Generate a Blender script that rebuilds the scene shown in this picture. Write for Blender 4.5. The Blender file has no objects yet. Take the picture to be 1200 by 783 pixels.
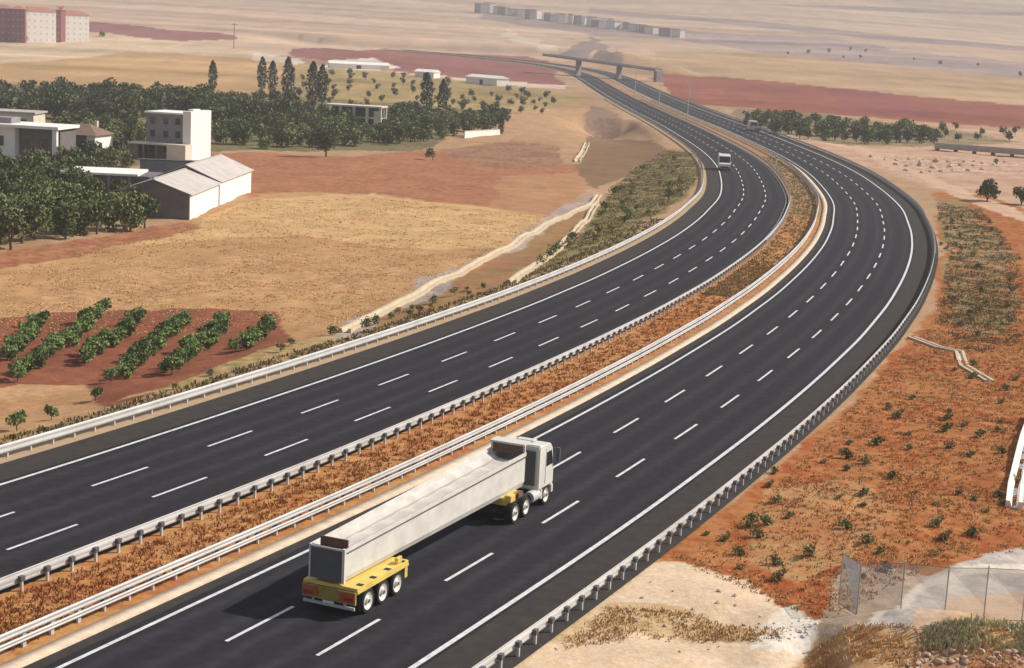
import bpy, bmesh, math, random
import numpy as np
from mathutils import Vector, Matrix

# ------------------------------------------------------------------ camera, sky, sun, exposure
SC = bpy.context.scene
COL = SC.collection
W0, H0 = 1200.0, 783.0
FPX, PITCH, ROLL, CAMZ = 1900.0, 0.17790685, 0.05075826, 23.414
cam = bpy.data.objects.new('camera', bpy.data.cameras.new('camera'))
COL.objects.link(cam)
_R, _U, _F = Vector((1, 0, 0)), Vector((0, math.sin(PITCH), math.cos(PITCH))), Vector((0, math.cos(PITCH), -math.sin(PITCH)))
_r2 = _R * math.cos(ROLL) + _U * math.sin(ROLL)
_u2 = -_R * math.sin(ROLL) + _U * math.cos(ROLL)
M4 = Matrix((_r2, _u2, -_F)).transposed().to_4x4()
M4.translation = Vector((0, 0, CAMZ))
cam.matrix_world = M4
cam.data.sensor_width = 36.0
cam.data.lens = 36.0 * FPX / W0
cam.data.clip_start, cam.data.clip_end = 0.5, 20000
SC.camera = cam

SUN_DIR = Vector((0.975, 0.22, 0)).normalized() * math.cos(math.radians(39)) + Vector((0, 0, math.sin(math.radians(39))))
world = bpy.data.worlds.new('World')
SC.world = world
world.use_nodes = True
nt = world.node_tree
bg = nt.nodes['Background']
sky = nt.nodes.new('ShaderNodeTexSky')
sky.sky_type = 'NISHITA'
sky.sun_disc = False
sky.sun_elevation = math.radians(39)
sky.sun_rotation = math.atan2(SUN_DIR.x, SUN_DIR.y)
sky.dust_density = 2.5
nt.links.new(sky.outputs[0], bg.inputs[0])
bg.inputs[1].default_value = 0.055
sun = bpy.data.objects.new('sun', bpy.data.lights.new('sun', 'SUN'))
COL.objects.link(sun)
sun.data.energy = 5.0
sun.data.angle = math.radians(0.5)
sun.data.color = (1.0, 0.93, 0.82)
sun.rotation_euler = SUN_DIR.to_track_quat('Z', 'Y').to_euler()
SC.view_settings.view_transform = 'Standard'
SC.view_settings.look = 'None'
SC.view_settings.gamma = 1
SC.view_settings.use_curve_mapping = False
SC.view_settings.exposure = 0.95
SC.cycles.volume_bounces = 0
SC.cycles.max_bounces = 5
SC.cycles.transparent_max_bounces = 8
HAZE_DENSITY = 0.00030

# ------------------------------------------------------------------ maths helpers
RNG = random.Random(7)
NR = np.random.default_rng(11)


def hash2(ix, iy, seed):
    n = (ix.astype(np.int64) * 374761393 + iy.astype(np.int64) * 668265263 + seed * 1442695041) & 0x7fffffff
    n = ((n ^ (n >> 13)) * 1274126177) & 0x7fffffff
    n = (n ^ (n >> 16)) & 0xffff
    return n / 65535.0


def vnoise(x, y, scale, seed=0):
    x = np.asarray(x, float) / scale
    y = np.asarray(y, float) / scale
    ix, iy = np.floor(x), np.floor(y)
    fx, fy = x - ix, y - iy
    fx, fy = fx * fx * (3 - 2 * fx), fy * fy * (3 - 2 * fy)
    a, b = hash2(ix, iy, seed), hash2(ix + 1, iy, seed)
    c, d = hash2(ix, iy + 1, seed), hash2(ix + 1, iy + 1, seed)
    return (a * (1 - fx) + b * fx) * (1 - fy) + (c * (1 - fx) + d * fx) * fy * 1.0


def sstep(a, b, x):
    t = np.clip((np.asarray(x, float) - a) / (b - a), 0, 1)
    return t * t * (3 - 2 * t)


def h_base(y):
    return 0.5 * 3.6e-5 * np.maximum(np.asarray(y, float) - 350, 0) ** 2


# the dashed lane line of the right carriageway is the spine of the whole road (metres)
SPINE_CTRL = [(-43.2, -18.5), (-34.3, 0.4), (-22.9, 24.7), (-14.3, 42.9), (-10.05, 51.9), (-5.8, 60.9), (-1.6, 69.8), (3.0, 79.8), (7.2, 89.5), (11.3, 99.1), (15.3, 108.9),
              (19.2, 118.8), (22.8, 128.4), (26.4, 138.1), (29.7, 147.9), (33.0, 157.7), (36.0, 167.5), (39.0, 177.5),
              (41.8, 187.4), (44.6, 197.8), (47.1, 207.7), (49.5, 218.0), (51.8, 228.4), (53.9, 239.0), (59.1, 267.0),
              (63.8, 305.5), (67.3, 345.6), (69.2, 390), (69.6, 440), (69.0, 510), (66.7, 580), (63.5, 680), (60, 800),
              (55, 950), (48, 1010), (34, 1070), (8, 1130), (-34, 1180), (-95, 1225)]


def make_spine():
    P = np.array(SPINE_CTRL, float)
    L = np.vstack([2 * P[0] - P[1], P, 2 * P[-1] - P[-2]])
    out = []
    for i in range(1, len(L) - 2):
        p0, p1, p2, p3 = L[i - 1:i + 3]
        n = max(2, int(np.hypot(*(p2 - p1)) / (1.6 if p1[1] < 400 else 8)))
        for t in np.linspace(0, 1, n, endpoint=False):
            out.append(.5 * ((2 * p1) + (-p0 + p2) * t + (2 * p0 - 5 * p1 + 4 * p2 - p3) * t * t + (-p0 + 3 * p1 - 3 * p2 + p3) * t ** 3))
    out.append(L[-2])
    S = np.array(out)
    for _ in range(14):                       # fair the small measuring errors out
        S[1:-1] = 0.5 * S[1:-1] + 0.25 * (S[:-2] + S[2:])
    return S


SP = make_spine()
_T = np.gradient(SP, axis=0)
ST = _T / np.linalg.norm(_T, axis=1)[:, None]
SN = np.c_[-ST[:, 1], ST[:, 0]]
SA = np.r_[0, np.cumsum(np.hypot(*np.diff(SP, axis=0).T))]
_i0 = np.argmin(np.hypot(SP[:, 0] + 5.8, SP[:, 1] - 60.9))
SA = SA - SA[_i0]                              # arc 0 at the foot of the picture


def spine_at(a, s=0.0):
    """Point, tangent at arc a, offset s to the left."""
    x, y = np.interp(a, SA, SP[:, 0]), np.interp(a, SA, SP[:, 1])
    tx, ty = np.interp(a, SA, ST[:, 0]), np.interp(a, SA, ST[:, 1])
    return Vector((float(x - ty * s), float(y + tx * s), float(h_base(y + tx * s)))), Vector((float(tx), float(ty), 0))


def road_offset(x, y):
    x, y = np.atleast_1d(np.asarray(x, float)), np.atleast_1d(np.asarray(y, float))
    out = np.full(x.shape, 400.0)
    arc = np.zeros(x.shape)
    near = np.where((y < 2300) & (np.abs(x - np.interp(y, SP[:, 1], SP[:, 0])) < 220))[0]
    sx, sy = SP[:, 0].astype(np.float32), SP[:, 1].astype(np.float32)
    for k in range(0, len(near), 20000):
        idx = near[k:k + 20000]
        d = (x[idx, None].astype(np.float32) - sx) ** 2 + (y[idx, None].astype(np.float32) - sy) ** 2
        j = np.argmin(d, axis=1)
        dx, dy = x[idx] - SP[j, 0], y[idx] - SP[j, 1]
        out[idx] = dx * SN[j, 0] + dy * SN[j, 1]
        arc[idx] = SA[j] + dx * ST[j, 0] + dy * ST[j, 1]
    over = np.maximum(arc - SA[-1], 0)
    out = np.where(np.abs(out) > 399, out, np.where(out >= 0, 1, -1) * np.hypot(out, over))
    far = np.abs(out) > 399
    out[far] = np.where(x[far] < np.interp(y[far], SP[:, 1], SP[:, 0]), 400.0, -400.0)
    return out, arc


S_LEFT, S_RIGHT = 30.2, -7.2       # the flat road corridor
HOLLOWS = []
BUMPS = []                         # (x, y, height, sx, sy): mounds and hollows


def height(x, y, s=None):
    x, y = np.atleast_1d(np.asarray(x, float)), np.atleast_1d(np.asarray(y, float))
    if s is None:
        s, _ = road_offset(x, y)
    out_d = np.maximum(np.maximum(s - S_LEFT, S_RIGHT - s), 0)
    k = sstep(0.3, 5, out_d)
    z = h_base(y)
    z = z - 1.3 * sstep(0.5, 12, s - S_LEFT) * sstep(520, 330, y)
    z = z + k * 0.55 * (vnoise(x, y, 9, 3) - 0.5) + k * 0.22 * (vnoise(x, y, 2.4, 5) - 0.5)
    z = z + k * 0.10 * (vnoise(x, y, 0.8, 6) - 0.5)
    z = z + sstep(600, 1400, y) * 14 * (vnoise(x, y, 420, 8) - 0.5) * sstep(30, 110, out_d)
    r = np.hypot(x - 2, (y + 4) * 1.0)
    z = z + 21.5 * sstep(24, 5, r) * sstep(0, 12, out_d)       # the knoll the photographer stands on
    for hx, hy, hd, hw, hl in HOLLOWS:                          # long easy fall, then a steep far bank
        u = y - hy
        z = z - k * hd * np.where(u < 0, np.clip(1 + u / hl, 0, 1), np.clip(1 - u / 5, 0, 1)) * np.exp(-((x - hx) / hw) ** 2)
    for bx, by, bh, sx, sy in BUMPS:
        z = z + k * bh * np.exp(-((x - bx) / sx) ** 2 - ((y - by) / sy) ** 2)
    return z - np.where(out_d <= 0, 0.06, 0.06 * (1 - k))


def ray(px, py):
    x, y = (px - W0 / 2) / FPX, -(py - H0 / 2) / FPX
    c, s = math.cos(ROLL), math.sin(ROLL)
    x, y = c * x - s * y, s * x + c * y
    cp, sp = math.cos(PITCH), math.sin(PITCH)
    return x, cp + y * sp, -sp + y * cp


def G(px, py, flat=False):
    """The ground point seen at this pixel of the 1200 x 783 photograph."""
    dx, dy, dz = ray(px, py)
    lo, hi = 5.0, 9000.0
    for _ in range(60):
        m = 0.5 * (lo + hi)
        if CAMZ + dz * m - float(h_base(dy * m)) > 0:
            lo = m
        else:
            hi = m
    if not flat:
        t = np.linspace(lo * .86, lo * 1.14, 90)
        for _ in range(2):
            gap = CAMZ + dz * t - height(dx * t, dy * t)
            k = np.argmax(gap <= 0) if (gap <= 0).any() else len(t) - 1
            k = max(k, 1)
            t = np.linspace(t[k - 1], t[k], 12)
        lo = float(t[-1])
        return Vector((dx * lo, dy * lo, float(height(dx * lo, dy * lo)[0])))
    return Vector((dx * lo, dy * lo, float(h_base(dy * lo))))


def at_depth(px, py, Y):
    dx, dy, dz = ray(px, py)
    return Vector((dx * Y / dy, Y, CAMZ + dz * Y / dy))


for px, py, bh, sx, sy in [(722, 74, 5, 20, 24), (690, 70, 4, 20, 24), (784, 88, 6.5, 15, 16), (1035, 756, 0.9, 6.5, 2.4), (1130, 765, 0.9, 6.0, 2.4),
                           (800, 690, 0.5, 3.5, 3), (860, 735, -0.3, 4, 2), (955, 775, -0.8, 1.0, 2.2)]:
    p = G(px, py, True)
    BUMPS.append((p.x, p.y, bh, sx, sy))
p = G(712, 140, True)
HOLLOWS.append((p.x - 1, p.y, 6.5, 9, 120))


def ground_z(x, y):
    return float(height(x, y)[0])


# ------------------------------------------------------------------ materials
def srgb(r, g, b):
    return tuple(((c / 255) / 12.92 if c / 255 <= 0.04045 else ((c / 255 + 0.055) / 1.055) ** 2.4) for c in (r, g, b))


def mat(name, col, rough=0.8, var=0.18, scale=3.0, metal=0.0, bump=0.0, col2=None, spec=0.4):
    m = bpy.data.materials.new(name)
    m.use_nodes = True
    n, l = m.node_tree.nodes, m.node_tree.links
    b = n['Principled BSDF']
    b.inputs['Roughness'].default_value = rough
    b.inputs['Metallic'].default_value = metal
    b.inputs['Specular IOR Level'].default_value = spec
    tc = n.new('ShaderNodeTexCoord')
    ns = n.new('ShaderNodeTexNoise')
    ns.inputs['Scale'].default_value = scale
    ns.inputs['Detail'].default_value = 6
    ns.inputs['Roughness'].default_value = 0.65
    l.new(tc.outputs['Object'], ns.inputs['Vector'])
    rp = n.new('ShaderNodeValToRGB')
    c2 = col2 or tuple(min(1, c * (1 + var)) for c in col)
    c1 = col if col2 else tuple(c * (1 - var) for c in col)
    rp.color_ramp.elements[0].position, rp.color_ramp.elements[1].position = 0.32, 0.68
    rp.color_ramp.elements[0].color, rp.color_ramp.elements[1].color = (*c1, 1), (*c2, 1)
    l.new(ns.outputs['Fac'], rp.inputs['Fac'])
    l.new(rp.outputs['Color'], b.inputs['Base Color'])
    if bump:
        bp = n.new('ShaderNodeBump')
        bp.inputs['Strength'].default_value = bump
        bp.inputs['Distance'].default_value = 0.05
        l.new(ns.outputs['Fac'], bp.inputs['Height'])
        l.new(bp.outputs['Normal'], b.inputs['Normal'])
    return m


def leaf_mat(name, cols, rough=0.7):
    """Each loose leaf clump takes its own tint, each plant its own overall tone."""
    m = bpy.data.materials.new(name)
    m.use_nodes = True
    n, l = m.node_tree.nodes, m.node_tree.links
    b = n['Principled BSDF']
    b.inputs['Roughness'].default_value = rough
    b.inputs['Specular IOR Level'].default_value = 0.2
    g = n.new('ShaderNodeNewGeometry')
    rp = n.new('ShaderNodeValToRGB')
    e = rp.color_ramp.elements
    e[0].color, e[1].color = (*cols[0], 1), (*cols[-1], 1)
    for i, c in enumerate(cols[1:-1]):
        x = e.new((i + 1) / (len(cols) - 1))
        x.color = (*c, 1)
    l.new(g.outputs['Random Per Island'], rp.inputs['Fac'])
    oi = n.new('ShaderNodeObjectInfo')
    mr = n.new('ShaderNodeMapRange')
    mr.inputs['To Min'].default_value, mr.inputs['To Max'].default_value = 0.7, 1.25
    l.new(oi.outputs['Random'], mr.inputs['Value'])
    hs = n.new('ShaderNodeHueSaturation')
    l.new(mr.outputs['Result'], hs.inputs['Value'])
    l.new(rp.outputs['Color'], hs.inputs['Color'])
    l.new(hs.outputs['Color'], b.inputs['Base Color'])
    return m


M = dict(
    asphalt=mat('asphalt', (0.027, 0.0262, 0.0325), 0.9, 0.22, 1.6, spec=0.08),
    shoulder=mat('worn asphalt', (0.038, 0.034, 0.034), 0.9, 0.25, 1.2, col2=(0.058, 0.050, 0.046), spec=0.08),
    paint=mat('road paint', (0.46, 0.46, 0.48), 0.7, 0.2, 2.2, col2=(0.72, 0.72, 0.74)),
    kerb=mat('cream concrete', (0.58, 0.46, 0.34), 0.9, 0.18, 1.5),
    sand=mat('sandy verge', (0.34, 0.24, 0.14), 0.95, 0.3, 0.8, col2=(0.42, 0.30, 0.19)),
    steel=mat('galvanised steel', (0.44, 0.43, 0.42), 0.55, 0.1, 0.5, metal=0.1, col2=(0.60, 0.60, 0.61)),
    steel_dark=mat('weathered steel', (0.10, 0.10, 0.11), 0.7, 0.2, 3),
    concrete=mat('concrete', (0.40, 0.38, 0.35), 0.9, 0.15, 0.8),
    channel=mat('pale channel concrete', (0.52, 0.43, 0.30), 0.9, 0.15, 0.8),
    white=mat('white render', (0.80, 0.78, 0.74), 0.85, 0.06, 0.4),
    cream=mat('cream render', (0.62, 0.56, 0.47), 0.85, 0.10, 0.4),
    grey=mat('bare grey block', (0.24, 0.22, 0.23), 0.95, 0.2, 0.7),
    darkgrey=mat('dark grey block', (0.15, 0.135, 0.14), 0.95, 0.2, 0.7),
    brown=mat('brown tiles', (0.20, 0.12, 0.09), 0.9, 0.25, 1.2),
    maroon=mat('maroon render', (0.22, 0.07, 0.07), 0.9, 0.12, 0.2),
    roofpale=mat('pale sheet roof', (0.50, 0.45, 0.43), 0.7, 0.14, 0.6),
    redroof=mat('red roof', (0.42, 0.15, 0.11), 0.85, 0.15, 0.4),
    glass=mat('dark glass', (0.02, 0.022, 0.026), 0.12, 0.1, 2, spec=0.6),
    opening=mat('dark interior', (0.03, 0.026, 0.024), 0.95, 0.2, 2),
    trunk=mat('bark', (0.11, 0.08, 0.06), 0.95, 0.25, 3),
    truckwhite=mat('off white paint', (0.54, 0.52, 0.48), 0.55, 0.1, 1.1, col2=(0.68, 0.665, 0.63)),
    tarp=mat('dusty pale load', (0.48, 0.455, 0.42), 0.9, 0.10, 1.2, col2=(0.60, 0.57, 0.53)),
    panel=mat('dark grey panel', (0.10, 0.105, 0.115), 0.7, 0.12, 1.5),
    rustbrown=mat('brown board', (0.15, 0.085, 0.065), 0.9, 0.2, 2),
    yellow=mat('yellow paint', (0.66, 0.50, 0.13), 0.55, 0.14, 1.5),
    olive=mat('shade-darkened tail board', (0.30, 0.23, 0.05), 0.6, 0.3, 2.5),  # yellow darkened, the shade at the tail put into the colour
    orange=mat('orange red board', (0.42, 0.10, 0.03), 0.6, 0.2, 2),
    redlens=mat('red lens', (0.35, 0.02, 0.02), 0.3, 0.1, 3),
    black=mat('black rubber', (0.018, 0.018, 0.018), 0.9, 0.2, 4),
    chassis=mat('dark chassis', (0.03, 0.028, 0.027), 0.8, 0.2, 3),
    rim=mat('white wheel disc', (0.66, 0.64, 0.60), 0.5, 0.1, 3),
    clearlens=mat('lamp lens', (0.7, 0.7, 0.68), 0.2, 0.05, 3),
    rock=mat('pale rock', (0.52, 0.38, 0.30), 0.95, 0.22, 2.5, bump=0.5),
    whiterock=mat('whitish rubble', (0.66, 0.62, 0.56), 0.95, 0.14, 2.5, bump=0.4),
    wood=mat('weathered wood', (0.16, 0.12, 0.09), 0.9, 0.2, 3),
    town=mat('town render', (0.72, 0.69, 0.68), 0.9, 0.12, 0.05),
    towngrey=mat('town grey', (0.30, 0.28, 0.29), 0.9, 0.12, 0.05),
)
LEAF = dict(
    dark=leaf_mat('dark foliage', [(0.040, 0.052, 0.024), (0.078, 0.100, 0.038), (0.15, 0.17, 0.065), (0.060, 0.078, 0.032)]),
    mid=leaf_mat('green foliage', [(0.058, 0.080, 0.026), (0.11, 0.138, 0.048), (0.20, 0.22, 0.08), (0.075, 0.10, 0.036)]),
    olive=leaf_mat('olive foliage', [(0.07, 0.078, 0.045), (0.115, 0.12, 0.068), (0.15, 0.15, 0.088), (0.085, 0.092, 0.05)]),
    cypress=leaf_mat('poplar foliage', [(0.020, 0.034, 0.020), (0.035, 0.055, 0.028), (0.05, 0.07, 0.04)]),
    vine=leaf_mat('row crop foliage', [(0.10, 0.16, 0.05), (0.16, 0.23, 0.075), (0.25, 0.30, 0.11), (0.08, 0.13, 0.045)]),
    scrub=leaf_mat('scrub foliage', [(0.16, 0.155, 0.07), (0.23, 0.21, 0.095), (0.30, 0.25, 0.12), (0.34, 0.23, 0.11), (0.13, 0.14, 0.06)]),
    rust=leaf_mat('rusty dry weeds', [(0.42, 0.13, 0.035), (0.50, 0.20, 0.06), (0.52, 0.29, 0.11), (0.38, 0.11, 0.04), (0.26, 0.17, 0.07)]),
    straw=leaf_mat('straw dry grass', [(0.56, 0.36, 0.15), (0.48, 0.26, 0.10), (0.60, 0.43, 0.22), (0.36, 0.25, 0.11), (0.50, 0.20, 0.08)]),
    stubble=leaf_mat('stubble straw', [(0.54, 0.36, 0.17), (0.48, 0.30, 0.14), (0.60, 0.43, 0.21), (0.44, 0.27, 0.12)]),
    sage=leaf_mat('grey green grass', [(0.52, 0.48, 0.32), (0.40, 0.40, 0.24), (0.62, 0.54, 0.38)]),
)


# ------------------------------------------------------------------ mesh helpers
class MB:
    def __init__(self):
        self.v, self.f = [], []

    def add(self, vs, fs):
        o = len(self.v)
        self.v += [tuple(p) for p in vs]
        self.f += [tuple(i + o for i in f) for f in fs]
        return self

    def box(self, c, s, rz=0.0, rx=0.0):
        hx, hy, hz = s[0] / 2, s[1] / 2, s[2] / 2
        R = Matrix.Rotation(rz, 3, 'Z') @ Matrix.Rotation(rx, 3, 'X')
        vs = [Vector(c) + R @ Vector((x * hx, y * hy, z * hz)) for z in (-1, 1) for y in (-1, 1) for x in (-1, 1)]
        return self.add(vs, [(0, 2, 3, 1), (4, 5, 7, 6), (0, 1, 5, 4), (2, 6, 7, 3), (0, 4, 6, 2), (1, 3, 7, 5)])

    def b2(self, x0, x1, y0, y1, z0, z1):
        return self.box(((x0 + x1) / 2, (y0 + y1) / 2, (z0 + z1) / 2), (x1 - x0, y1 - y0, z1 - z0))

    def tube(self, a, b, r0, r1=None, n=8):
        a, b = Vector(a), Vector(b)
        r1 = r0 if r1 is None else r1
        d = (b - a).normalized()
        u = d.orthogonal().normalized()
        w = d.cross(u)
        vs = []
        for p, r in ((a, r0), (b, r1)):
            for i in range(n):
                t = 2 * math.pi * i / n
                vs.append(p + (u * math.cos(t) + w * math.sin(t)) * r)
        fs = [(i, (i + 1) % n, n + (i + 1) % n, n + i) for i in range(n)]
        fs += [tuple(range(n - 1, -1, -1)), tuple(range(n, 2 * n))]
        return self.add(vs, fs)

    def prism(self, poly, y0, y1, axis='y'):
        """Polygon in (x, z) swept along y (or in (y, z) along x)."""
        n = len(poly)
        if axis == 'y':
            vs = [(p[0], y0, p[1]) for p in poly] + [(p[0], y1, p[1]) for p in poly]
        else:
            vs = [(y0, p[0], p[1]) for p in poly] + [(y1, p[0], p[1]) for p in poly]
        fs = [(i, (i + 1) % n, n + (i + 1) % n, n + i) for i in range(n)] + [tuple(range(n - 1, -1, -1)), tuple(range(n, 2 * n))]
        return self.add(vs, fs)

    def build(self, name, m, parent=None, smooth=False, bevel=0.0):
        me = bpy.data.meshes.new(name)
        me.from_pydata(self.v, [], self.f)
        bm = bmesh.new()
        bm.from_mesh(me)
        bmesh.ops.recalc_face_normals(bm, faces=bm.faces)
        if bevel:
            ed = [e for e in bm.edges if len(e.link_faces) == 2 and e.calc_face_angle(0) > 0.5]
            bmesh.ops.bevel(bm, geom=ed, offset=bevel, segments=2, affect='EDGES', clamp_overlap=True)
        bm.to_mesh(me)
        bm.free()
        me.materials.append(m)
        if smooth:
            for p in me.polygons:
                p.use_smooth = True
        o = bpy.data.objects.new(name, me)
        COL.objects.link(o)
        o.parent = parent
        return o


def tag(o, label=None, cat=None, group=None, kind=None):
    if label:
        o['label'] = label
    if cat:
        o['category'] = cat
    if group:
        o['group'] = group
    if kind:
        o['kind'] = kind
    return o


def thing(name, label, cat, loc=(0, 0, 0), rz=0.0, group=None):
    o = bpy.data.objects.new(name, None)
    o.empty_display_size = 0.5
    COL.objects.link(o)
    o.location = loc
    o.rotation_euler = (0, 0, rz)
    return tag(o, label, cat, group)


def dup(root, loc, rz=0.0, scale=1.0, label=None, group=None):
    r = root.copy()
    COL.objects.link(r)
    r.location = loc
    r.rotation_euler = (0, 0, rz)
    r.scale = (scale, scale, scale) if isinstance(scale, (int, float)) else scale
    if label:
        r['label'] = label
    if group:
        r['group'] = group
    for ch in list(root.children):
        c = ch.copy()
        COL.objects.link(c)
        c.parent = r
        for g in list(ch.children):
            d = g.copy()
            COL.objects.link(d)
            d.parent = c
    return r


def fast_mesh(name, V, F, m, parent=None):
    """V (n,3), F (k,3|4) numpy."""
    me = bpy.data.meshes.new(name)
    V, F = np.asarray(V, np.float32), np.asarray(F, np.int32)
    me.vertices.add(len(V))
    me.vertices.foreach_set('co', V.ravel())
    me.loops.add(F.size)
    me.loops.foreach_set('vertex_index', F.ravel())
    me.polygons.add(len(F))
    me.polygons.foreach_set('loop_start', np.arange(0, F.size, F.shape[1], dtype=np.int32))
    me.polygons.foreach_set('loop_total', np.full(len(F), F.shape[1], np.int32))
    me.update(calc_edges=True)
    me.materials.append(m)
    o = bpy.data.objects.new(name, me)
    COL.objects.link(o)
    o.parent = parent
    return o


# ------------------------------------------------------------------ ground
def in_poly(x, y, poly):
    r = np.zeros(x.shape, bool)
    n = len(poly)
    for i in range(n):
        x0, y0 = poly[i][0], poly[i][1]
        x1, y1 = poly[(i + 1) % n][0], poly[(i + 1) % n][1]
        if y0 == y1:
            continue
        c = ((y0 > y) != (y1 > y)) & (x < (x1 - x0) * (y - y0) / (y1 - y0) + x0)
        r ^= c
    return r


TAN, TAN2 = (0.40, 0.27, 0.17), (0.34, 0.21, 0.12)
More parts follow.
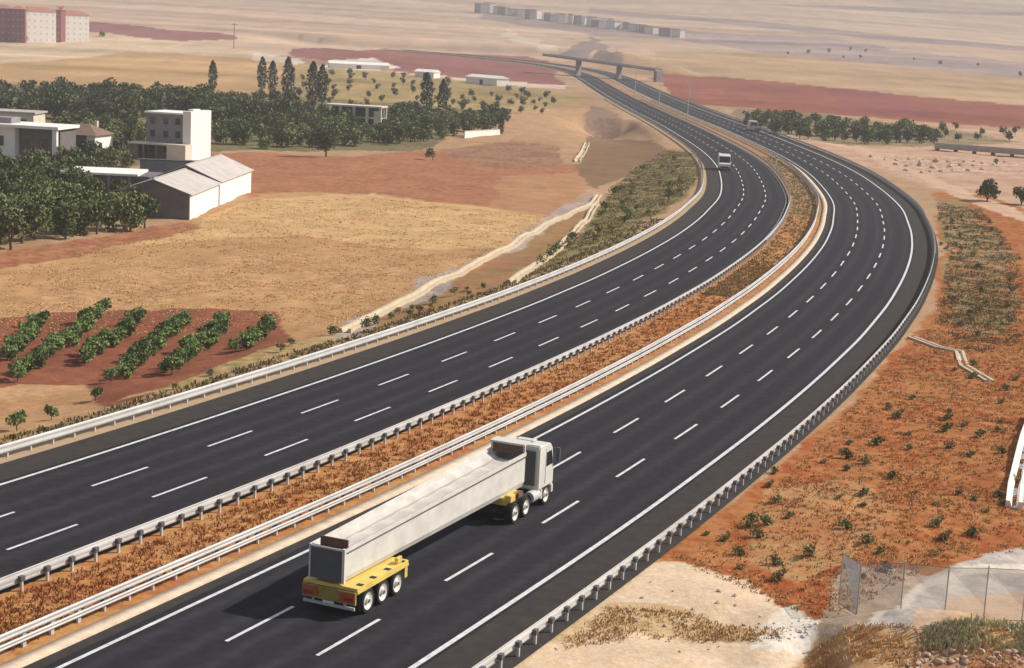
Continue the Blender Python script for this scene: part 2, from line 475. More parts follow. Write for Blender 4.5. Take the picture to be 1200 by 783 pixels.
# land cover: (outline in photo pixels laid on the ground, soil colour, second colour of its patches)
LAND = [
    ('far fields', [(-900, -300), (2200, -300), (2200, 100), (760, 66), (-900, 40)], (0.50, 0.36, 0.25), (0.44, 0.31, 0.22)),
    ('far strip', [(690, 10), (860, 23), (1040, 41), (1400, 70), (1400, 76), (1040, 47), (860, 29), (690, 16)], (0.25, 0.185, 0.175), (0.3, 0.22, 0.2)),
    ('far strip', [(880, 5), (1200, 14), (1200, 18), (1000, 12)], (0.22, 0.16, 0.14), (0.28, 0.2, 0.17)),
    ('far strip', [(560, 14), (700, 20), (860, 45), (860, 50), (700, 42), (560, 22)], (0.24, 0.18, 0.16), (0.3, 0.22, 0.19)),
    ('purple band', [(790, 36), (860, 40), (960, 44), (1030, 52), (1040, 60), (1400, 92), (1400, 106), (1000, 76), (900, 62), (790, 48)], (0.27, 0.20, 0.195), (0.36, 0.27, 0.24)),
    ('gold slope', [(770, 60), (900, 62), (1400, 112), (1400, 150), (1000, 106), (770, 84)], (0.44, 0.30, 0.16), (0.38, 0.25, 0.15)),
    ('maroon field', [(768, 86), (860, 92), (965, 103), (1090, 114), (1400, 140), (1400, 165), (1058, 141), (900, 129), (790, 120)], (0.27, 0.10, 0.062), (0.22, 0.07, 0.05)),
    ('maroon field', [(965, 103), (1030, 108), (1085, 122), (1080, 138), (1000, 132)], (0.20, 0.06, 0.06), (0.24, 0.08, 0.07)),
    ('maroon field', [(-60, 18), (120, 27), (190, 35), (275, 42), (272, 47), (200, 50), (120, 40), (-60, 30)], (0.19, 0.075, 0.075), (0.24, 0.10, 0.09)),
    ('maroon field', [(343, 58), (440, 59), (620, 67), (650, 72), (655, 100), (580, 98), (500, 86), (420, 76), (345, 66)], (0.20, 0.075, 0.068), (0.25, 0.10, 0.085)),
    ('pale bank', [(-60, 56), (70, 48), (150, 44), (240, 52), (330, 64), (300, 72), (150, 60), (0, 78), (-60, 80)], (0.56, 0.44, 0.31), (0.48, 0.35, 0.23)),
    ('gold field', [(-60, 82), (0, 74), (150, 60), (300, 68), (330, 74), (320, 110), (250, 112), (60, 95), (-60, 95)], (0.46, 0.30, 0.15), (0.42, 0.26, 0.13)),
    ('chalk bank', [(378, 70), (440, 68), (462, 78), (455, 82), (380, 80)], (0.70, 0.64, 0.57), (0.62, 0.55, 0.47)),
    ('chalk track', [(300, 62), (345, 68), (345, 74), (300, 70)], (0.66, 0.58, 0.5), (0.6, 0.5, 0.4)),
    ('chalk track', [(480, 84), (560, 92), (660, 99), (656, 104), (560, 98), (480, 90)], (0.6, 0.5, 0.42), (0.52, 0.4, 0.3)),
    ('chalk scar', [(588, 33), (632, 46), (652, 62), (628, 62), (600, 46)], (0.62, 0.54, 0.42), (0.48, 0.38, 0.27)),
    ('cut with painted shade', [(662, 60), (698, 42), (716, 58), (700, 70), (660, 68)], (0.20, 0.165, 0.15), (0.27, 0.21, 0.18)),  # shade of the far slopes put into the ground colour
    ('cut with painted shade', [(706, 70), (722, 60), (742, 70), (738, 80)], (0.15, 0.11, 0.10), (0.2, 0.15, 0.13)),  # the mound's shaded face painted as darker ground
    ('olive slope', [(330, 78), (460, 82), (600, 100), (690, 115), (640, 135), (590, 150), (330, 140)], (0.42, 0.28, 0.13), (0.26, 0.20, 0.09)),
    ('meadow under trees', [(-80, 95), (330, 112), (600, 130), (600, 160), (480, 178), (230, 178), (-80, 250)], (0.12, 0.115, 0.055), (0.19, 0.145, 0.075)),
    ('tan clearing', [(540, 150), (690, 115), (720, 150), (690, 185), (560, 172), (500, 176)], (0.42, 0.27, 0.16), (0.34, 0.2, 0.11)),
    ('red field', [(225, 178), (420, 183), (500, 176), (640, 190), (690, 192), (700, 215), (640, 252), (575, 243), (440, 228), (290, 236)], (0.27, 0.115, 0.06), (0.33, 0.15, 0.08)),
    ('orange corner', [(590, 206), (690, 200), (700, 215), (640, 255), (575, 244)], (0.38, 0.22, 0.12), (0.33, 0.17, 0.09)),
    ('brown scrub', [(515, 176), (600, 165), (655, 172), (660, 196), (570, 197)], (0.20, 0.10, 0.07), (0.30, 0.17, 0.10)),
    ('stubble', [(-80, 300), (140, 282), (222, 258), (300, 228), (440, 226), (575, 242), (650, 252), (590, 300), (470, 350), (400, 400), (330, 400), (-80, 420)], (0.43, 0.265, 0.13), (0.36, 0.20, 0.095)),
    ('pale stubble', [(222, 264), (300, 232), (440, 228), (575, 243), (640, 254), (600, 285), (500, 290), (360, 278), (250, 280), (150, 290)], (0.52, 0.35, 0.17), (0.45, 0.28, 0.135)),
    ('brown stubble', [(60, 330), (250, 300), (420, 300), (480, 320), (430, 350), (250, 350), (60, 365)], (0.35, 0.195, 0.095), (0.42, 0.25, 0.125)),
    ('red verge', [(-80, 310), (0, 298), (100, 280), (180, 266), (225, 258), (245, 266), (130, 292), (0, 318), (-80, 330)], (0.26, 0.095, 0.05), (0.32, 0.15, 0.08)),
    ('vineyard soil', [(-160, 385), (60, 366), (332, 366), (348, 398), (252, 434), (140, 480), (60, 476), (-160, 492)], (0.26, 0.098, 0.052), (0.19, 0.068, 0.042)),
    ('pale verge', [(-80, 470), (30, 450), (105, 448), (130, 478), (0, 525), (-80, 560)], (0.46, 0.30, 0.17), (0.36, 0.2, 0.1)),
    ('weed verge', [(130, 476), (250, 432), (335, 402), (400, 385), (560, 330), (620, 322), (380, 402), (240, 448)], (0.22, 0.18, 0.075), (0.38, 0.25, 0.12)),
    ('gravel track', [(700, 226), (640, 252), (540, 308), (460, 348), (392, 392), (420, 392), (500, 350), (600, 292), (700, 238)], (0.30, 0.24, 0.22), (0.37, 0.29, 0.25)),
    ('red strip', [(700, 236), (694, 254), (600, 330), (500, 368), (420, 392), (560, 312), (640, 266)], (0.32, 0.15, 0.08), (0.26, 0.17, 0.075)),
    ('green bank', [(770, 175), (812, 178), (822, 205), (800, 232), (745, 268), (640, 318), (612, 326), (690, 265), (705, 240), (735, 200)], (0.14, 0.135, 0.055), (0.22, 0.16, 0.075)),
    ('red bank', [(700, 140), (765, 165), (790, 180), (740, 200), (700, 222), (675, 205), (690, 160)], (0.23, 0.125, 0.08), (0.18, 0.12, 0.065)),
    ('brown hollow', [(688, 124), (728, 134), (730, 150), (708, 158), (688, 152)], (0.20, 0.13, 0.095), (0.25, 0.165, 0.115)),
    ('dust slope', [(850, 128), (960, 140), (1400, 165), (1400, 260), (1150, 240), (1060, 210), (960, 175), (880, 152)], (0.48, 0.33, 0.24), (0.38, 0.23, 0.155)),
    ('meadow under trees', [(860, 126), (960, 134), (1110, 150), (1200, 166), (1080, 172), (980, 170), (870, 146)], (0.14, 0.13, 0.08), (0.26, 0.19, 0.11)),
    ('rusty soil', [(1010, 178), (1200, 190), (1200, 205), (1060, 208)], (0.33, 0.18, 0.12), (0.5, 0.35, 0.26)),
    ('red slope', [(1095, 225), (1160, 230), (1400, 320), (1400, 660), (1200, 650), (960, 735), (880, 690), (770, 660), (860, 590), (985, 480), (1085, 370), (1108, 300)], (0.29, 0.080, 0.028), (0.33, 0.145, 0.055)),
    ('green slope', [(1095, 232), (1130, 236), (1190, 300), (1190, 380), (1140, 400), (1105, 380), (1115, 300)], (0.19, 0.165, 0.075), (0.30, 0.17, 0.085)),
    ('straw slope', [(900, 570), (1010, 560), (1060, 600), (1010, 660), (950, 690), (880, 660)], (0.40, 0.235, 0.105), (0.34, 0.15, 0.065)),
    ('dirt track', [(955, 165), (1000, 176), (1062, 203), (1130, 235), (1400, 330), (1400, 312), (1150, 232), (1075, 200), (1010, 172)], (0.53, 0.37, 0.27), (0.46, 0.3, 0.2)),
    ('pale soil', [(560, 800), (690, 712), (742, 670), (800, 664), (890, 690), (970, 735), (950, 765), (900, 800)], (0.62, 0.49, 0.36), (0.54, 0.40, 0.27)),
    ('straw soil', [(640, 765), (715, 712), (800, 716), (930, 740), (900, 752), (760, 745)], (0.42, 0.28, 0.135), (0.5, 0.37, 0.23)),
    ('grey track', [(1030, 735), (1050, 712), (1100, 680), (1160, 650), (1400, 600), (1400, 690), (1200, 702), (1120, 718), (1060, 742)], (0.36, 0.32, 0.30), (0.46, 0.41, 0.36)),
    ('grey ochre', [(972, 735), (985, 690), (1010, 668), (1080, 672), (1100, 680), (1045, 715), (1035, 738)], (0.33, 0.24, 0.17), (0.38, 0.29, 0.22)),
    ('pale soil', [(1075, 738), (1130, 708), (1200, 696), (1300, 690), (1300, 740)], (0.56, 0.42, 0.31), (0.47, 0.33, 0.23)),
    ('track edge', [(1030, 726), (1100, 684), (1150, 662), (1400, 640), (1400, 658), (1150, 674), (1100, 696), (1040, 735)], (0.60, 0.53, 0.46), (0.54, 0.47, 0.4)),
    ('white spill', [(890, 756), (905, 732), (945, 716), (975, 726), (960, 752), (920, 760)], (0.70, 0.65, 0.58), (0.6, 0.52, 0.43)),
    ('brown mound', [(930, 790), (965, 745), (1030, 728), (1100, 740), (1240, 735), (1240, 820), (930, 820)], (0.34, 0.185, 0.085), (0.42, 0.27, 0.14)),
    ('rubble mound', [(1060, 790), (1075, 765), (1130, 758), (1240, 762), (1240, 830), (1060, 830)], (0.46, 0.31, 0.20), (0.36, 0.17, 0.09)),
]


def build_ground():
    rows = list(np.linspace(-70, 40, 45))
    y = 40.6
    while y < 8500:
        rows.append(y)
        y += min(max(0.26, y * y / 44500 * 0.85), 13.0 if y < 3500 else 40.0)
    rows = np.array(rows)
    nx = 680
    u = np.linspace(-1, 1, nx)
    X = u[None, :] * (46 + np.maximum(rows, 0)[:, None] * 0.50)
    Y = np.repeat(rows[:, None], nx, 1)
    x, y = X.ravel(), Y.ravel()
    s, arc = road_offset(x, y)
    z = height(x, y, s)
    amp = 0.012 * np.maximum(y, 40)
    nearw, farw = sstep(500, 250, y) * np.clip(y / 240, .22, .65), sstep(350, 900, y)
    wx = x + nearw * ((vnoise(x, y, 3.0, 21) - .5) * 1.6 + (vnoise(x, y, 14, 22) - .5) * 4) + farw * (vnoise(x, y, 60, 25) - .5) * 16
    wy = y + nearw * ((vnoise(x, y, 3.0, 23) - .5) * 2.4 + (vnoise(x, y, 14, 24) - .5) * 8) + farw * (vnoise(x, y, 160, 26) - .5) * 26
    A = np.tile(np.array([*TAN, 1.0]), (len(x), 1))
    Bc = np.tile(np.array([*TAN2, 1.0]), (len(x), 1))
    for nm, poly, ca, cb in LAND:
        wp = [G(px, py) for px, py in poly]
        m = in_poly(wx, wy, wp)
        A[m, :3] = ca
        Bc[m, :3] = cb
    # bare soil of the central reserve
    m = (s > 8) & (s < 15)
    A[m, :3] = (0.36, 0.135, 0.05)
    Bc[m, :3] = (0.40, 0.21, 0.085)
    m = m & (arc > 190)
    A[m, :3] = (0.27, 0.20, 0.11)
    Bc[m, :3] = (0.33, 0.17, 0.08)
    m = (s > 27) & (s < 30.5)
    A[m, :3] = (0.36, 0.22, 0.12)
    # strips of ploughing and cropping across the far plain
    st = 0.45 * vnoise(x * 0.16 + y * 0.02, y + x * 0.12, 70, 41) + 0.3 * vnoise(x * .3, y, 26, 42) + 0.25 * vnoise(x, y * .25, 14, 43)
    t = (1 + sstep(300, 700, y) * (0.9 * st - 0.47))[:, None]
    A[:, :3] *= t
    Bc[:, :3] *= t
    ny = len(rows)
    ii = np.arange(ny * nx).reshape(ny, nx)
    F = np.c_[ii[:-1, :-1].ravel(), ii[:-1, 1:].ravel(), ii[1:, 1:].ravel(), ii[1:, :-1].ravel()]
    gm = bpy.data.materials.new('land')
    gm.use_nodes = True
    n, l = gm.node_tree.nodes, gm.node_tree.links
    b = n['Principled BSDF']
    b.inputs['Roughness'].default_value = 1.0
    b.inputs['Specular IOR Level'].default_value = 0.05
    o = fast_mesh('ground', np.c_[x, y, z], F, gm)
    for nm, arr in (('soil', A), ('patch', Bc)):
        at = o.data.attributes.new(nm, 'FLOAT_COLOR', 'POINT')
        at.data.foreach_set('color', arr.astype(np.float32).ravel())
    o.data.polygons.foreach_set('use_smooth', np.ones(len(F), bool))
    tc = n.new('ShaderNodeTexCoord')

    def noise(sc, det, rg=0.6):
        q = n.new('ShaderNodeTexNoise')
        q.inputs['Scale'].default_value, q.inputs['Detail'].default_value, q.inputs['Roughness'].default_value = sc, det, rg
        l.new(tc.outputs['Object'], q.inputs['Vector'])
        return q

    def mth(op, a, bb, clamp=False):
        q = n.new('ShaderNodeMath')
        q.operation, q.use_clamp = op, clamp
        for i, v in enumerate((a, bb)):
            if isinstance(v, (int, float)):
                q.inputs[i].default_value = v
            else:
                l.new(v, q.inputs[i])
        return q.outputs[0]

    aa, ab = n.new('ShaderNodeAttribute'), n.new('ShaderNodeAttribute')
    aa.attribute_name, ab.attribute_name = 'soil', 'patch'
    n1, n2, n3 = noise(0.11, 5), noise(0.9, 4), noise(4.0, 3)
    fac = mth('ADD', mth('MULTIPLY', n1.outputs[0], 0.55), mth('MULTIPLY', n2.outputs[0], 0.65))
    fac = mth('MULTIPLY', mth('SUBTRACT', fac, 0.49), 6.0, True)
    mx = n.new('ShaderNodeMix')
    mx.data_type = 'RGBA'
    l.new(fac, mx.inputs['Factor'])
    l.new(aa.outputs['Color'], mx.inputs[6])
    l.new(ab.outputs['Color'], mx.inputs[7])
    n4 = noise(0.33, 6, 0.75)
    val = mth('ADD', mth('MULTIPLY', n2.outputs[0], 0.6), mth('MULTIPLY', n3.outputs[0], 0.7))
    val = mth('ADD', val, mth('MULTIPLY', n4.outputs[0], 0.7))
    val = mth('ADD', val, 0.05)
    hs = n.new('ShaderNodeHueSaturation')
    l.new(mx.outputs[2], hs.inputs['Color'])
    l.new(val, hs.inputs['Value'])
    l.new(hs.outputs['Color'], b.inputs['Base Color'])
    bp = n.new('ShaderNodeBump')
    bp.inputs['Strength'].default_value, bp.inputs['Distance'].default_value = 0.6, 0.12
    l.new(mth('ADD', n2.outputs[0], mth('MULTIPLY', n3.outputs[0], 0.4)), bp.inputs['Height'])
    l.new(bp.outputs['Normal'], b.inputs['Normal'])
    tag(o, 'dry rolling farmland of red soil, straw stubble and pale banks', 'ground', kind='structure')
    return o


build_ground()


# ------------------------------------------------------------------ the road
def arcs(a0, a1):
    k = SA[(SA > a0 + 0.01) & (SA < a1 - 0.01)]
    return np.r_[a0, k, a1]


def strip_pts(a, s):
    x, y = np.interp(a, SA, SP[:, 0]), np.interp(a, SA, SP[:, 1])
    tx, ty = np.interp(a, SA, ST[:, 0]), np.interp(a, SA, ST[:, 1])
    X, Y = x - ty * s, y + tx * s
    return np.c_[X, Y, h_base(Y)]


class RB:
    """Ribbons laid along the road."""
    def __init__(self):
        self.V, self.F, self.n = [], [], 0

    def sweep(self, a0, a1, prof, closed=False):
        """prof: [(offset, height)] across the road."""
        a = arcs(a0, a1)
        P = [strip_pts(a, s) + np.array([0, 0, z]) for s, z in prof]
        k, m = len(a), len(prof)
        V = np.stack(P, 1).reshape(-1, 3)
        ii = np.arange(k * m).reshape(k, m) + self.n
        for j in range(m if closed else m - 1):
            j2 = (j + 1) % m
            self.F.append(np.c_[ii[:-1, j2], ii[:-1, j], ii[1:, j], ii[1:, j2]])
        if closed and m == 4:
            self.F.append(np.array([ii[0], ii[-1][::-1]]))
        self.V.append(V)
        self.n += k * m
        return self

    def build(self, name, m, parent=None):
        return fast_mesh(name, np.vstack(self.V), np.vstack(self.F), m, parent)


A0, A1 = float(SA[0]) + 1, float(SA[-1]) - 2


def carriageway(sa, sb, lanes):
    ss = np.linspace(sb, sa, 52)
    rb = RB().sweep(A0, A1, [(q, 0.0) for q in ss])
    o = rb.build('carriageway', M['asphalt'])
    w = np.zeros(len(ss))
    for c in lanes:
        for d in (-.95, .95):
            w += np.exp(-((ss - c - d) / .33) ** 2)
    at = o.data.attributes.new('wear', 'FLOAT', 'POINT')
    at.data.foreach_set('value', np.tile(w, len(o.data.vertices) // len(ss)).astype(np.float32))
    return o


def asphalt_wear():
    m = M['asphalt']
    n, l = m.node_tree.nodes, m.node_tree.links
    b = n['Principled BSDF']
    src = b.inputs['Base Color'].links[0].from_socket
    tc = n.new('ShaderNodeTexCoord')
    big = n.new('ShaderNodeTexNoise')
    big.inputs['Scale'].default_value, big.inputs['Detail'].default_value = 0.09, 4
    l.new(tc.outputs['Object'], big.inputs['Vector'])
    at = n.new('ShaderNodeAttribute')
    at.attribute_name = 'wear'
    mu = n.new('ShaderNodeMath')
    mu.operation = 'MULTIPLY'
    l.new(at.outputs['Fac'], mu.inputs[0])
    l.new(big.outputs['Fac'], mu.inputs[1])
    ad = n.new('ShaderNodeMath')
    ad.operation = 'MULTIPLY_ADD'
    ad.inputs[1].default_value, ad.inputs[2].default_value = 0.85, 0.90
    l.new(mu.outputs[0], ad.inputs[0])
    hs = n.new('ShaderNodeHueSaturation')
    l.new(ad.outputs[0], hs.inputs['Value'])
    l.new(src, hs.inputs['Color'])
    l.new(hs.outputs['Color'], b.inputs['Base Color'])


asphalt_wear()
S = lambda o, lab, cat: tag(o, lab, cat, kind='structure')
S(carriageway(-3.95, 7.75, (1.87, 5.5, -1.85)), 'dark asphalt carriageway the long truck drives on', 'road')
S(carriageway(14.55, 26.3, (16.6, 20.15, 23.9)), 'dark asphalt carriageway on the far side of the planted reserve', 'road')
S(RB().sweep(A0, A1, [(-3.95, 0.004), (-6.9, 0.004)]).build('shoulder', M['shoulder']), 'browner hard shoulder beside the red slope', 'road shoulder')
S(RB().sweep(A0, A1, [(28.6, 0.004), (26.3, 0.004)]).build('shoulder', M['shoulder']), 'brown dusty hard shoulder beside the stubble field', 'road shoulder')
S(RB().sweep(A0, A1, [(8.35, 0.004), (7.75, 0.004)]).build('shoulder', M['shoulder']), 'narrow dusty shoulder beside the cream kerb', 'road shoulder')
S(RB().sweep(A0, A1, [(30.0, 0.006), (28.6, 0.006)]).build('verge', M['sand']), 'sandy verge under the outer guardrail', 'verge')
S(RB().sweep(A0, A1, [(9.05, -0.05), (9.05, 0.10), (8.35, 0.10), (8.35, -0.05)]).build('kerb', M['kerb']), 'cream concrete kerb strip along the central reserve', 'kerb')

mk = RB()
for s, w in ((7.25, 0.20), (-3.65, 0.24), (25.85, 0.22), (14.95, 0.20)):
    mk.sweep(A0, A1, [(s + w / 2, 0.005), (s - w / 2, 0.005)])
for s, ph in ((0.0, 0.0), (3.73, 9.75), (18.3, 3.1), (22.02, 2.95)):
    a = ph - 10.42 * 3
    while a < 1500:
        if a > A0 + 5:
            mk.sweep(a - 2.35, a + 2.35, [(s + 0.085, 0.005), (s - 0.085, 0.005)])
        a += 10.42
S(mk.build('road_markings', M['paint']), 'white edge lines and broken lane lines', 'road marking')


def guardrail(label, s, face, step, nposts, zb, zt, tops=0.80, twin=False, a0=-14.0, a1=640.0):
    """face = +1: beam looks to the left of travel, posts stand on its right."""
    p, _ = spine_at(0, s)
    t = thing('guardrail', label, 'guardrail', p)
    inv = -np.array([p.x, p.y, p.z])
    d = 0.075 * face
    # W-section beam, closed back
    prof = [(s + d * u, zb + (zt - zb) * v) for u, v in ((.2, 0), (.3, 0), (1, .14), (1, .34), (.1, .5), (1, .66), (1, .86), (.3, 1), (.2, 1), (.75, .84), (.75, .68), (-.15, .5), (.75, .32), (.75, .16))]
    for lo, hi in ([(zb, zt)] if not twin else [(zb, zb + .24), (zt - .32, zt)]):
        pr = [(a, lo + (z - zb) * (hi - lo) / (zt - zb)) for a, z in prof]
        rb = RB().sweep(a0, a1, pr if face > 0 else pr[::-1], closed=True)
        rb.V = [v + inv for v in rb.V]
        rb.build('beam', M['steel'], t)
    base = None
    rest = RB()
    rv = MB()
    k = 0
    a = a0 + 0.3
    order = []
    while a < a1:
        order.append(a)
        a += step if a < 300 else step * 3
    for a in order:
        q, tan = spine_at(a, s - 0.085 * face)
        q = q - p
        rz = math.atan2(tan.y, tan.x)
        if k < nposts and a > -3.5:
            if base is None:
                base = MB().b2(-.05, .05, -.055, .055, -.3, tops).build('post', M['steel'], t)
                sp = MB().b2(-.12, .12, -.09, .09, zb + .1, zb + .32).build('spacer', M['steel_dark'], base)
                o = base
            else:
                o = base.copy()
                COL.objects.link(o)
                o.parent = t
                q2 = sp.copy()
                COL.objects.link(q2)
                q2.parent = o
            o.location = q
            o.rotation_euler = (0, 0, rz)
            k += 1
        else:
            rv.box((q.x, q.y, q.z + (tops - .3) / 2), (.18, .11, tops + .3), rz)
    tag(rv.build('post_row', M['steel'], t), kind='stuff')
    return t


guardrail('steel guardrail of the truck carriageway, beside the red slope', -6.45, +1, 1.55, 98, .30, .80, 0.56)
guardrail('steel guardrail on the reserve edge nearest the truck, behind the cream kerb', 9.75, -1, 1.55, 98, .20, .86, 0.74, True)
guardrail('steel guardrail with dark post marks along the far carriageway, at the rusty reserve', 14.25, +1, 1.55, 98, .28, .80, 0.56)
guardrail('steel guardrail at the field edge, above the vineyard rows and sandy verge', 29.2, -1, 1.9, 98, .30, .82, 0.74)


# ------------------------------------------------------------------ plants
def leaves(n, blob, size, seed, flat=0.0):
    """n loose leaf clumps: quads scattered through blob(rng) -> point."""
    r = np.random.default_rng(seed)
    P = np.array([blob(r) for _ in range(n)])
    a = r.normal(size=(n, 3))
    a[:, 2] *= (1 - flat)
    a /= np.linalg.norm(a, axis=1)[:, None]
    b = np.cross(a, r.normal(size=(n, 3)))
    b /= np.linalg.norm(b, axis=1)[:, None]
    sz = size * (0.4 + 1.1 * r.random(n) ** 1.6)[:, None]
    a, b = a * sz, b * sz * 0.8
    V = np.stack([P - a * .5 - b * .2, P + a * .1 - b * .5, P + a * .5 + b * .15, P - a * .05 + b * .5], 1).reshape(-1, 3)
    F = np.arange(4 * n).reshape(n, 4)
    return V, F


def lobed(r0, h0, h1, k, seed, shell=0.55):
    """Crown volume of k lobes between heights h0 and h1."""
    r = np.random.default_rng(seed)
    L = []
    for i in range(k):
        a = r.uniform(0, 2 * math.pi)
        d = r0 * r.uniform(0.05, 0.62)
        rad = r0 * r.uniform(0.34, 0.56)
        L.append((d * math.cos(a), d * math.sin(a), r.uniform(h0 + rad * .7, max(h0 + rad * .8, h1 - rad * .8)), rad))

    def blob(q):
        x, y, z, rad = L[q.integers(len(L))]
        v = q.normal(size=3)
        v /= np.linalg.norm(v)
        v *= rad * q.uniform(shell, 1.08)
        return np.array([x + v[0], y + v[1], z + v[2] * .85])
    return blob


def column(r0, h0, h1):
    def blob(q):
        t = q.uniform(0, 1) ** 0.85
        rr = r0 * (math.sin(math.pi * min(1, 0.12 + t * .88)) ** .6) * q.uniform(.45, 1.1)
        a = q.uniform(0, 2 * math.pi)
        return np.array([rr * math.cos(a), rr * math.sin(a), h0 + (h1 - h0) * t])
    return blob


def limbed_trunk(h, r, top, seed, spread=1.0):
    q = random.Random(seed)
    m = MB()
    m.tube((0, 0, -.3), (q.uniform(-.1, .1), q.uniform(-.1, .1), h), r, r * .7, 7)
    for i in range(5):
        a = i * 1.26 + q.uniform(-.3, .3)
        m.tube((0, 0, h * .85), (spread * math.cos(a) * q.uniform(.5, 1), spread * math.sin(a) * q.uniform(.5, 1), top * q.uniform(.7, .95)), r * .5, r * .14, 5)
    return m


TREES = {}


def tree_proto(key, name, cat, blob, n, size, leaf, trunk, seed):
    t = thing(name, None, cat)
    V, F = leaves(n, blob, size, seed)
    fast_mesh('crown', V, F, LEAF[leaf], t)
    trunk.build('trunk', M['trunk'], t)
    TREES[key] = [t, False]


for i in range(3):
    tree_proto('round%d' % i, 'broadleaf_tree', 'tree', lobed(2.9, 0.2, 5.8, 11, 30 + i), 760, 0.62, 'dark', limbed_trunk(1.6, .17, 4.6, i, 1.5), 60 + i)
    tree_proto('green%d' % i, 'broadleaf_tree', 'tree', lobed(2.7, 0.1, 4.8, 10, 40 + i), 700, 0.55, 'mid', limbed_trunk(1.3, .14, 3.8, i + 5, 1.3), 70 + i)
    tree_proto('olive%d' % i, 'olive_tree', 'tree', lobed(2.0, 0.6, 3.7, 7, 50 + i), 460, 0.46, 'olive', limbed_trunk(1.0, .13, 3.0, i + 9, 1.1), 80 + i)
for i in range(2):
    tree_proto('poplar%d' % i, 'poplar_tree', 'tree', column(1.9, 0.6, 13.0), 900, 0.75, 'cypress', MB().tube((0, 0, -.3), (0, 0, 9.5), .2, .05, 7), 90 + i)
    tree_proto('bush%d' % i, 'scrub_bush', 'bush', lobed(0.75, 0.0, 1.1, 5, 95 + i, .3), 260, 0.17, 'scrub', limbed_trunk(.3, .04, .8, i + 20, .4), 97 + i)
    tree_proto('greenbush%d' % i, 'green_bush', 'bush', lobed(0.8, 0.0, 1.15, 5, 195 + i, .3), 260, 0.17, 'mid', limbed_trunk(.3, .04, .8, i + 22, .4), 197 + i)
    tree_proto('vine%d' % i, 'row_bush', 'bush', lobed(0.95, 0.05, 1.65, 6, 105 + i, .35), 300, 0.25, 'vine', limbed_trunk(.4, .05, 1.1, i + 30, .5), 107 + i)
tree_proto('bigtree', 'broadleaf_tree', 'tree', lobed(3.0, 1.1, 7.0, 11, 131), 1500, 0.52, 'dark', limbed_trunk(1.8, .22, 5.4, 55, 1.8), 161)
tree_proto('grovetree', 'broadleaf_tree', 'tree', lobed(2.6, 0.5, 4.8, 11, 132), 1500, 0.42, 'mid', limbed_trunk(1.2, .18, 3.8, 56, 1.6), 162)
tree_proto('grovedark', 'broadleaf_tree', 'tree', lobed(2.6, 0.5, 5.0, 11, 133), 1500, 0.42, 'dark', limbed_trunk(1.2, .18, 3.9, 57, 1.6), 163)


def plant(key, p, scale, label, group=None):
    t, used = TREES[key]
    rz = RNG.uniform(0, 6.28)
    if not used:
        TREES[key][1] = True
        t.location, t.rotation_euler = p, (0, 0, rz)
        t.scale = (scale, scale, scale) if isinstance(scale, (int, float)) else scale
        t['label'] = label
        if group:
            t['group'] = group
        return t
    o = dup(t, p, rz, scale, label)
    if group:
        o['group'] = group
    elif 'group' in o:
        del o['group']
    return o


def px_points(poly, n, mind, seed):
    """n spots inside a pixel outline, each at least mind pixels from the next, laid on the ground."""
    r = random.Random(seed)
    xs, ys = [p[0] for p in poly], [p[1] for p in poly]
    out, tries = [], 0
    while len(out) < n and tries < n * 60:
        tries += 1
        x, y = r.uniform(min(xs), max(xs)), r.uniform(min(ys), max(ys))
        if not in_poly(np.array([x]), np.array([y]), poly)[0]:
            continue
        if any(abs(x - a) < mind and abs(y - b) < mind * .45 for a, b in out):
            continue
        out.append((x, y))
    return out


def grove(keys, poly, n, mind, seed, s0, s1, label, group):
    for x, y in px_points(poly, n, mind, seed):
        plant(RNG.choice(keys), G(x, y), RNG.uniform(s0, s1), label, group)


DK, GR, OL = ['round0', 'round1', 'round2'], ['green0', 'green1', 'green2'], ['olive0', 'olive1', 'olive2']
grove(DK, [(-30, 112), (110, 118), (300, 126), (345, 132), (345, 152), (255, 150), (235, 140), (160, 142), (60, 140), (-30, 148)], 105, 9, 1, .9, 1.25,
      'dark green round tree in the wide belt below the golden hillside field', 'trees of the dark belt')
grove(GR, [(250, 146), (420, 146), (540, 150), (580, 156), (520, 164), (430, 172), (300, 176), (252, 172)], 72, 11, 2, .75, 1.1,
      'green orchard tree between the white tower house and the red field', 'orchard trees above the red field')
grove(DK, [(345, 134), (385, 140), (470, 140), (590, 142), (580, 152), (440, 150), (345, 150)], 44, 9, 3, .7, 1.0,
      'dark green tree round the small ruined houses below the olive hillside', 'trees round the small houses')
grove(OL, [(335, 84), (460, 90), (600, 108), (650, 118), (600, 132), (480, 128), (335, 122)], 66, 11, 4, .55, 1.0,
      'small olive coloured tree dotted on the dry hillside behind the poplars', 'trees dotted on the hillside')
grove(['grovetree', 'grovedark'], [(-40, 214), (30, 204), (95, 204), (130, 236), (165, 252), (182, 270), (90, 284), (-40, 302)], 52, 14, 5, .8, 1.08,
      'leafy tree in the grove in front of the farmhouses, left of the gabled shed', 'trees of the farmhouse grove')
grove(GR, [(50, 176), (100, 186), (150, 190), (160, 196), (60, 214), (20, 208)], 16, 13, 6, .7, .95,
      'green tree between the farmhouse walls', 'trees between the farmhouses')
grove(['round1', 'green0', 'green2'], [(70, 152), (120, 148), (168, 152), (172, 172), (150, 184), (112, 166), (70, 168)], 24, 10, 13, .7, 1.0,
      'green tree filling the gap behind the tiled house and the tower house', 'trees behind the houses')
grove(GR + OL, [(868, 140), (960, 148), (1080, 160), (1100, 168), (1020, 170), (930, 162), (872, 150)], 74, 9, 7, .85, 1.3,
      'grey green tree in the belt below the maroon field, past the bend', 'trees of the belt past the bend')
grove(OL, [(1095, 150), (1200, 158), (1220, 166), (1110, 166)], 9, 14, 8, .7, 1.0,
      'small tree scattered above the long grey flume', 'trees above the flume')
